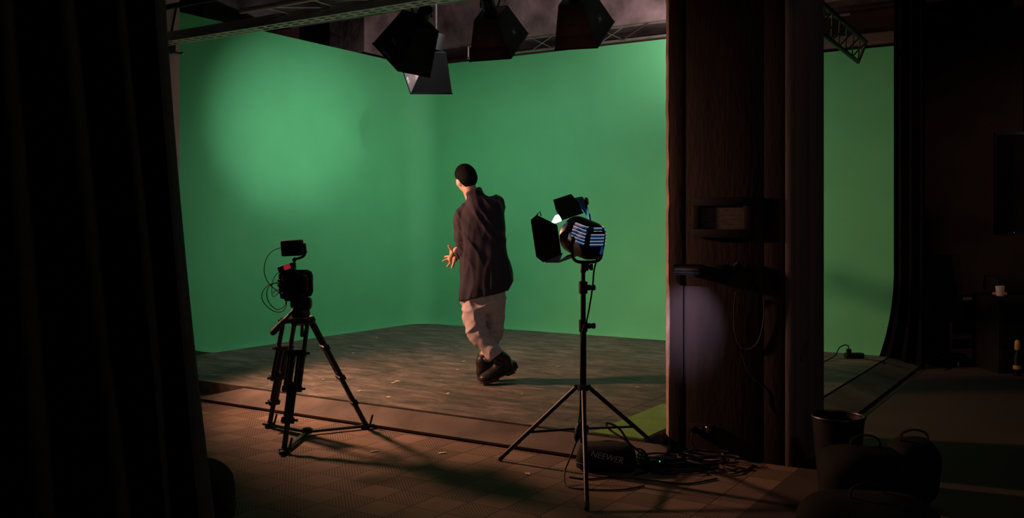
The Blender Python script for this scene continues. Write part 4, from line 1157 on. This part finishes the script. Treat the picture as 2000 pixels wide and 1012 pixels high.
# ================================================================== OVERHEAD: RAILS, TRUSSES, SOFTBOXES
def ladder_truss():
    z = 2.77
    t = thing('lighting_rail', 'green-lit perforated lighting rail with pipes crossing overhead at the upper left', 'lighting rig', (-4.4, 4.4, z), 0)
    x0, x1 = -6.34 + 4.4, 3.6
    yA, yB, yC = 4.75 - 4.4, 4.32 - 4.4, 3.98 - 4.4
    b = MB(); w_ = 0.12
    b.box(((x0 + x1) / 2, yA - w_ / 2, 0.035), (x1 - x0, 0.004, 0.07))
    for yy in (-w_ / 2 + 0.006, 0.0, w_ / 2 - 0.006): b.box(((x0 + x1) / 2, yA + yy, 0), (x1 - x0, 0.022, 0.004))
    n = int((x1 - x0) / 0.10)
    for k in range(n):
        xx = x0 + 0.05 + k * 0.10
        b.box((xx, yA, 0), (0.034, w_, 0.0036))
    b.build('perforated_rail', M['rail'], t)
    for yy in (yB, yC): MB().tube([(x0 + (1.45 if yy == yB else -0.3), yy, 0.01), (x1, yy, 0.01)], 0.018, 12).build('pipe', M['rail'] if yy == yB else M['darktruss'], t)
    k = 0; x = x0 + 1.5
    while x < 2.4:
        pa = Vector((x, yA - 0.06, 0.06)); pb = Vector((x + 0.16, yB, 0.01)); pc = Vector((x + 0.32, yA - 0.06, 0.06))
        MB().tube([pa, pb], 0.0045, 6).build('lattice_bar', M['rail'], t); MB().tube([pb, pc], 0.0045, 6).build('lattice_bar', M['rail'], t)
        x += 0.42
    return t
ladder_truss()
# clamp on the column carrying the rail end
b = MB(); c = Vector((-6.33, 4.83, 2.77)); b.box(c, (0.07, 0.14, 0.09), None, 0.008); b.tube([c + Vector((0.02, 0.02, 0.04)), c + Vector((-0.02, 0.12, 0.36))], 0.008, 8); b.tube([c + Vector((0.03, 0, 0)), c + Vector((0.07, 0.06, 0.08))], 0.007, 8, True)
o = b.build('rail_clamp', M['black']); tag(place(o, c), 'black clamp holding the lighting rail against the left column', 'clamp')
b = MB(); c = Vector((-6.335, 4.93, 2.735)); b.tube([c, c + Vector((0.05, 0.02, -0.005))], 0.013, 12, True)
o = b.build('pipe_stub', M['chrome']); tag(place(o, c), 'short bright pipe stub sticking out of the left column below the rail', 'pipe')

def flat_truss(name, p0, p1, up, h, depth, label, n, m, chord_r=0.018, brace_r=0.006, sparse=False):
    p0, p1 = Vector(p0), Vector(p1); d = (p1 - p0).normalized(); up = Vector(up).normalized(); sd = d.cross(up).normalized()
    t = thing(name, label, 'truss', p0, 0)
    Lg = (p1 - p0).length
    chords = [Vector(), up * h] + ([] if depth < 0.05 else [sd * depth])
    if depth < 0.05: MB().tube([Vector(), up * h], chord_r * 0.8, 10).build('end_tube', m, t)
    for c in chords: MB().tube([c, c + d * Lg], chord_r, 12, True).build('chord', m, t)
    for k in range(n):
        a, b_ = Lg * k / n, Lg * (k + 1) / n
        if sparse and k % 3:
            if k % 3 == 1: MB().tube([d * a + sd * depth, d * b_ + sd * depth + up * h], brace_r, 6).build('brace', M['darktruss'], t)  # braces between drawn in darker tube to stand for shaded ones
            continue
        MB().tube([d * a, d * b_ + up * h], brace_r, 6).build('brace', m, t)
        MB().tube([d * a + up * h, d * b_], brace_r, 6).build('brace', m, t)
        if depth > 0.05: MB().tube([d * a + sd * depth, d * b_ + up * h], brace_r, 6).build('brace', m, t)
    return t
flat_truss('aluminium_truss', (-6.6, 9.40, 3.385), (-2.1, 9.40, 3.385), (0, 0, 1), 0.15, 0.03, 'long lattice truss running along the top of the back green screen', 15, M['truss'], 0.016, 0.006, True)
e = P(1676, 122, 8.75); s_ = P(1612, 58, 6.9); s2 = e + (s_ - e) * 2.6
e.z = 2.87
flat_truss('short_truss', e, (e.x + 0.02, e.y - 2.6, 2.93), (0.40, 0, 1), 0.19, 0.04, 'dark lattice truss end over the right edge of the green screen', 10, M['darktruss'], 0.02, 0.007)

def softbox(label, rear, corners, panels, wallm, logo=None, edge_text=None, logo_panel=0, back=0.45):
    """rear: centre of the lamp end; corners: the four corners of the open end, in order"""
    rear = Vector(rear); corners = [Vector(c) for c in corners]
    t = thing('softbox', label, 'softbox', rear, 0, 'softboxes hung over the stage')
    cs = [c - rear for c in corners]
    ctr = sum(cs, Vector()) / 4
    small = [(c - ctr) * back for c in cs]
    for i in range(4):
        a, b_, c, d = small[i], small[(i + 1) % 4], cs[(i + 1) % 4], cs[i]
        n = (b_ - a).cross(d - a).normalized()
        if n.dot((a + b_ + c + d) / 4 - ctr * 0.5) < 0: n = -n
        m = MB(); K = 6; rows = []
        for j in range(K + 1):
            v = j / K; l, r = a.lerp(d, v), b_.lerp(c, v)
            rows.append([m.bm.verts.new(l.lerp(r, u / K) - n * 0.018 * math.sin(u / K * PI) * math.sin(v * PI)) for u in range(K + 1)])
        for r0, r1 in zip(rows, rows[1:]):
            for u in range(K): m.bm.faces.new((r0[u], r0[u + 1], r1[u + 1], r1[u]))
        bmesh.ops.solidify(m.bm, geom=list(m.bm.faces), thickness=0.004)
        pn = m.build('side_panel', panels[i], t, 50)
        if logo and i == logo_panel:
            mid = (a + b_) / 2 * 0.4 + (c + d) / 2 * 0.6 + n * 0.012
            ux = (c - d).normalized(); uy = n.cross(ux)
            mt = Matrix.Translation(mid) @ Matrix((ux, uy, n)).transposed().to_4x4()
            text_mesh(logo, 0.075, mt, 'logo', M['logo'], t, 0.001, -0.2)
        if edge_text and i == edge_text[0]:
            mid = (a + b_) / 2 * 0.07 + (c + d) / 2 * 0.93 + n * 0.006
            ux = (c - d).normalized(); uy = n.cross(ux)
            mt = Matrix.Translation(mid) @ Matrix((ux, uy, n)).transposed().to_4x4()
            text_mesh(edge_text[1], 0.035, mt, 'edge_lettering', edge_text[2], t, 0.001, 0.0)
    f = MB(); rim = MB()
    f.slab([ctr * 0.74 + (c - ctr) * 0.72 for c in cs], 0.004)
    f.build('diffuser', wallm, t)
    MB().slab([ctr * 0.02 + s0 * 1.0 for s0 in small], 0.006).build('back_panel', BK, t)
    rim.tube(cs, 0.007, 8, False, True); rim.build('rim', M['softblack'], t)
    l = MB(); dr = ctr.normalized(); l.tube([Vector() - dr * 0.16, Vector() + dr * 0.0], [0.055, 0.06], 18); l.build('lamp_body', M['black'], t)
    y = MB(); a, b_, _ = frame_from(dr)
    y.tube(catmull([a * 0.075 - dr * 0.06, a * 0.08 + Vector((0, 0, 0.12)), Vector((0, 0, 0.17)), -a * 0.08 + Vector((0, 0, 0.12)), -a * 0.075 - dr * 0.06], 4), 0.008, 8)
    y.tube([Vector((0, 0, 0.17)), Vector((0, 0, 4.39 - rear.z))], 0.012, 10); y.build('hanger', M['black'], t)
    return t
def quad(center, n_dir, up_hint, w_, h_, roll):
    n = Vector(n_dir).normalized(); a = n.cross(Vector(up_hint)).normalized(); b = a.cross(n)
    c, s_ = math.cos(roll), math.sin(roll); a2 = a * c + b * s_; b2 = b * c - a * s_
    C_ = Vector(center)
    return [C_ - a2 * w_ / 2 + b2 * h_ / 2, C_ + a2 * w_ / 2 + b2 * h_ / 2, C_ + a2 * w_ / 2 - b2 * h_ / 2, C_ - a2 * w_ / 2 - b2 * h_ / 2]
BK, BR = M['softblack'], M['brownskirt']
# two at the left of the row (over the man), two with brown skirts to the right
YS = 8.4
softbox('large black softbox tilted to the left, leftmost of the row over the stage', P(822, 40, 7.85),
        [P(728, 85, 8.25), P(777, 138, 8.05), P(840, 151, 8.45), P(791, 98, 8.65)], [BK, BK, BK, BK], M['diffuser_wall'], 'N', (0, 'NEEWER', M['logo']), 0, 0.6)
softbox('softbox pointing straight down, lowest of the row, below the tilted black one', P(852, 98, 9.05),
        [P(802, 183, 8.85), P(883, 183, 8.85), P(872, 170, 9.3), P(788, 142, 9.3)], [BK, BK, BK, M['softsilver']], M['diffuser'], None, (3, 'NEEWER', M['whiteprint']), 0, 0.42)
softbox('brown and black softbox second from the right in the row over the stage', P(958, 25, 8.2),
        [P(917, 120, 8.35), P(998, 114, 8.2), P(1032, 65, 8.6), P(950, 72, 8.75)], [BR, BK, BK, BR], M['diffuser'], 'N', None, 1, 0.55)
softbox('brown and black softbox at the right end of the row over the stage', P(1124, -5, 8.0),
        [P(1083, 98, 8.15), P(1167, 93, 8.0), P(1200, 42, 8.4), P(1118, 48, 8.55)], [BR, BK, BK, BR], M['diffuser'], 'N', None, 1, 0.55)

# ================================================================== RIGHT-HAND CORNER
# black drape at the end of the screen
def drape():
    b = MB(); rows = []; nz = 24
    for j in range(nz + 1):
        z = 0.01 + 3.5 * j / nz
        fl_ = 0.16 * max(0, 1 - z / 0.9) ** 2
        row = []
        for k in range(41):
            u = k / 40
            x = XR - fl_ + (0.26 + fl_) * u
            row.append(b.bm.verts.new((x, 9.40 + 0.035 * math.sin(u * 2 * PI * 3) + 0.10 * u - 0.12 * fl_, z)))
        rows.append(row)
    for r0, r1 in zip(rows, rows[1:]):
        for k in range(40): b.bm.faces.new((r0[k], r0[k + 1], r1[k + 1], r1[k]))
    bmesh.ops.solidify(b.bm, geom=list(b.bm.faces), thickness=0.006)
    o = b.build('black_drape', M['blackcloth'], None, 80)
    tag(place(o, (XR + 0.2, 9.42, 0)), 'black drape hanging at the right end of the green screen', 'drape')
drape()

def office_chair():
    q = Loc(1828, 9.15, 0.0)
    t = thing('office_chair', 'dark high-backed office swivel chair beside the black drape', 'chair', q.world, YAW + rad(-20))
    b = MB(); b.box((0, 0, 0), (0.46, 0.07, 0.60), None, 0.03)
    for v in b.bm.verts:
        r = max(0, v.co.z / 0.3); v.co.x *= 1 - 0.25 * max(0, r) ** 2; v.co.y += 0.25 * v.co.x ** 2
    b.move(Matrix.Translation((0, -0.22, 0.77)) @ Matrix.Rotation(rad(6), 4, 'X'))
    bk = b.build('backrest', M['blackcloth'], t)
    MB().box((0, 0.02, 0.47), (0.48, 0.46, 0.085), None, 0.035).build('seat', M['blackcloth'], t)
    MB().bar((0, -0.05, 0.41), (0, -0.25, 0.60), 0.06, 0.02).build('back_bracket', M['black'], t)
    MB().tube([(0, 0, 0.10), (0, 0, 0.27), (0, 0, 0.271), (0, 0, 0.43)], [0.035, 0.035, 0.025, 0.025], 16).build('gas_column', M['black'], t)
    MB().tube([(-0.05, 0, 0.40), (-0.24, -0.04, 0.37)], 0.006, 8, True).build('lever', M['steel'], t)
    for k in range(5):
        a = 2 * PI * k / 5 + 0.35; d = Vector((math.cos(a), math.sin(a), 0))
        lg = MB().bar(Vector((0, 0, 0.115)), d * 0.29 + Vector((0, 0, 0.075)), 0.045, 0.03, bevel=0.006).build('base_leg', M['black'], t)
        w_ = MB().lathe([(0.02, -0.022), (0.027, -0.018), (0.027, 0.018), (0.02, 0.022)], d * 0.29 + Vector((0, 0, 0.028)), (-d.y, d.x, 0), 16)
        w_.tube([d * 0.29 + Vector((0, 0, 0.03)), d * 0.29 + Vector((0, 0, 0.075))], 0.008, 8); w_.build('castor', M['rubber'], lg)
office_chair()
def desk():
    c = R(4.95, 9.9, 0); t = thing('low_desk', 'low dark desk with a pale front edge behind the office chair', 'desk', c, YAW)
    ztop = CAMH - (588 - HZ) / F * 9.4
    MB().box((0, 0, ztop), (0.9, 0.5, 0.03), None, 0.004).build('desktop', M['desk'], t)
    for sx in (-0.4, 0.4): MB().box((sx, 0.03, (ztop - 0.015) / 2), (0.03, 0.42, ztop - 0.017)).build('side_panel', M['darkwall'], t)
    MB().box((0, 0.2, ztop * 0.55), (0.78, 0.02, ztop * 0.7)).build('back_panel', M['darkwall'], t)
desk()
def cabinet():
    c = R(4.66, 8.75, 0); t = thing('equipment_rack', 'tall black equipment cabinet at the right edge of the picture', 'cabinet', c, YAW)
    h = CAMH - (580 - HZ) / F * 8.5
    MB().box((0, 0, h / 2), (0.5, 0.5, h), None, 0.01).build('carcass', M['black'], t)
    for k in range(3): MB().box((0, -0.255, 0.12 + k * 0.22), (0.46, 0.012, 0.20), None, 0.004).build('front_panel', M['blackmetal'], t)
    o = MB().lathe([(0.03, 0), (0.036, 0.04), (0.038, 0.09), (0.034, 0.09), (0.03, 0.01)], c + R(-0.17, -0.12, h), (0, 0, 1), 20).build('cup', M['white'])
    tag(place(o, c + R(-0.17, -0.12, h)), 'small white cup on top of the black cabinet', 'cup')
    b = MB(); b2 = MB().box((0, 0, 0.012), (0.11, 0.07, 0.022), Euler((0, 0, .4)).to_matrix(), 0.006); o = b2.build('crumpled_packet', M['orange']); o.location = c + R(-0.12, -0.02, h + 0.001)
    tag(o, 'small orange packet beside the white cup on the cabinet', 'packet')
    # keyboard / mixer behind
    t2 = thing('audio_mixer', 'black box of controls on the cabinet behind the white cup', 'mixer', c + R(0.03, 0.1, h + 0.001), YAW)
    MB().box((0, 0, 0.07), (0.36, 0.26, 0.14), Euler((rad(8), 0, 0)).to_matrix(), 0.01).move(Matrix.Translation((0, 0, 0.02))).build('housing', M['black'], t2)
    # yellow-handled tool leaning at the front
    t3 = thing('spray_bottle', 'yellow and black bottle standing on the floor in front of the cabinet', 'bottle', c + R(-0.14, -0.36, 0), YAW)
    MB().lathe([(0.03, 0), (0.034, 0.01), (0.034, 0.16), (0.016, 0.20), (0.014, 0.23)], (0, 0, 0), (0, 0, 1), 20).build('body', M['black'], t3)
    MB().lathe([(0.018, 0.0), (0.024, 0.01), (0.022, 0.07), (0.012, 0.09)], (0, 0, 0.23), (0, 0, 1), 16).build('cap', M['yellow'], t3)
    MB().lathe([(0.0345, 0.0), (0.035, 0.004), (0.035, 0.03), (0.0345, 0.034)], (0, 0, 0.06), (0, 0, 1), 20).build('band', M['yellow'], t3)
cabinet()
def wall_screen():
    c = P(2012, 358, 9.0)
    t = thing('wall_screen', 'black flat screen high on the right, cut by the picture edge', 'screen', c, YAW + rad(-15))
    MB().box((0, 0.03, 0), (0.62, 0.06, 1.0), None, 0.012).build('housing', M['black'], t)
    MB().box((0, -0.002, 0), (0.57, 0.006, 0.94)).build('panel', M['screen'], t)
    MB().sphere((-0.14, -0.006, -0.472), 0.004, None, 8, 6).build('indicator', M['blueled'], t)
    MB().tube([(0, 0.06, 0), (0, 0.16, 0), (0, 0.16, 4.39 - c.z)], 0.025, 10).build('ceiling_mount', M['black'], t)
wall_screen()
def power_strip():
    c = PF(1668, 700, STZ)
    t = thing('power_strip', 'black power strip on the stage floor right of the pillar', 'power strip', c, YAW + 0.05)
    MB().box((0, 0, 0.026), (0.17, 0.07, 0.05), None, 0.008).build('housing', M['black'], t)
    MB().box((-0.05, 0, 0.065), (0.04, 0.035, 0.05), None, 0.006).build('plug', M['black'], t)
    L_ = lambda px, py, z: Matrix.Rotation(-YAW - 0.05, 3, 'Z') @ (PF(px, py, STZ + z) - c)
    MB().tube(catmull([(-0.05, 0, 0.09), (-0.055, 0, 0.115), (-0.09, 0, 0.125), (-0.15, -0.02, 0.10), (-0.21, -0.06, 0.03), L_(1605, 708, .006), L_(1590, 712, .006)], 6), 0.0055, 8).build('lead', M['rubber'], t)
power_strip()
pts = [PF(1690, 702, STZ + .007), PF(1708, 704, STZ + .007), R(3.62, 8.55, 0.112), PF(1742, 711, .05), PF(1778, 718, .006), PF(1795, 708, .006), PF(1812, 706, .006), PF(1830, 716, .006), PF(1848, 722, .006), PF(1870, 708, .006), PF(1905, 712, .006)]
pts[2] = PF(1720, 706, STZ + .012)
o = MB().tube(catmull(pts, 6), 0.005, 8).build('floor_cable', M['rubber']); tag(place(o, PF(1780, 716)), 'black cable snaking from the power strip towards the office chair', 'cable')

def bin_():
    c = R(1.715, 4.93, 0)
    t = thing('waste_bin', 'round black open waste bin at the right foot of the pillar', 'bin', c)
    b = MB(); n = 40; prof = [(0.095, 0.003), (0.105, 0.02), (0.132, 0.345), (0.127, 0.345), (0.10, 0.03), (0.09, 0.02)]
    rings = [b.ring([Vector((math.cos(a) * r, math.sin(a) * r, z)) for a in [2 * PI * k / n for k in range(n)]]) for r, z in prof]
    b.skin(rings, True); b.build('body', M['black'], t)
    MB().tube([(math.cos(a) * 0.132, math.sin(a) * 0.132, 0.347) for a in [2 * PI * k / 36 for k in range(36)]], 0.008, 8, False, True).build('rim', M['blackmetal'], t)
bin_()

# scraps of paper on the floors
def scraps():
    proto = None; rnd = random.Random(3)
    spots = [(768, 748, STZ), (735, 660, STZ), (632, 742, STZ), (776, 745, STZ), (702, 764, STZ), (759, 776, STZ), (690, 690, STZ), (1022, 771, STZ), (1092, 716, STZ), (1247, 757, STZ), (892, 677, STZ), (907, 706, STZ), (893, 722, STZ), (875, 769, STZ)]
    tiles = [(732, 882), (865, 885), (1030, 926)]
    for i, (px, py, z) in enumerate(spots + [(a, b, 0.0) for a, b in tiles]):
        if proto is None:
            b = MB(); L1 = [(-0.025, -0.012, 0.001), (0.02, -0.016, 0.003), (0.03, 0.008, 0.0015), (-0.015, 0.014, 0.004)]
            b.slab(L1, 0.0012); o = b.build('paper_scrap', M['paper']); proto = o
        else:
            o = proto.copy(); COL.objects.link(o)
        o.location = PF(px, py, z + 0.0015); o.rotation_euler = (0, 0, rnd.uniform(0, 6)); s_ = rnd.uniform(0.6, 1.1); o.scale = (s_, s_, 1)
        if z: tag(o, 'tiny pale paper scrap lying on the dark stage floor', 'paper scrap', 'paper scraps on the stage floor')
        else: tag(o, 'tiny pale paper scrap lying on the ribbed floor tiles', 'paper scrap', 'paper scraps on the tiles')
scraps()
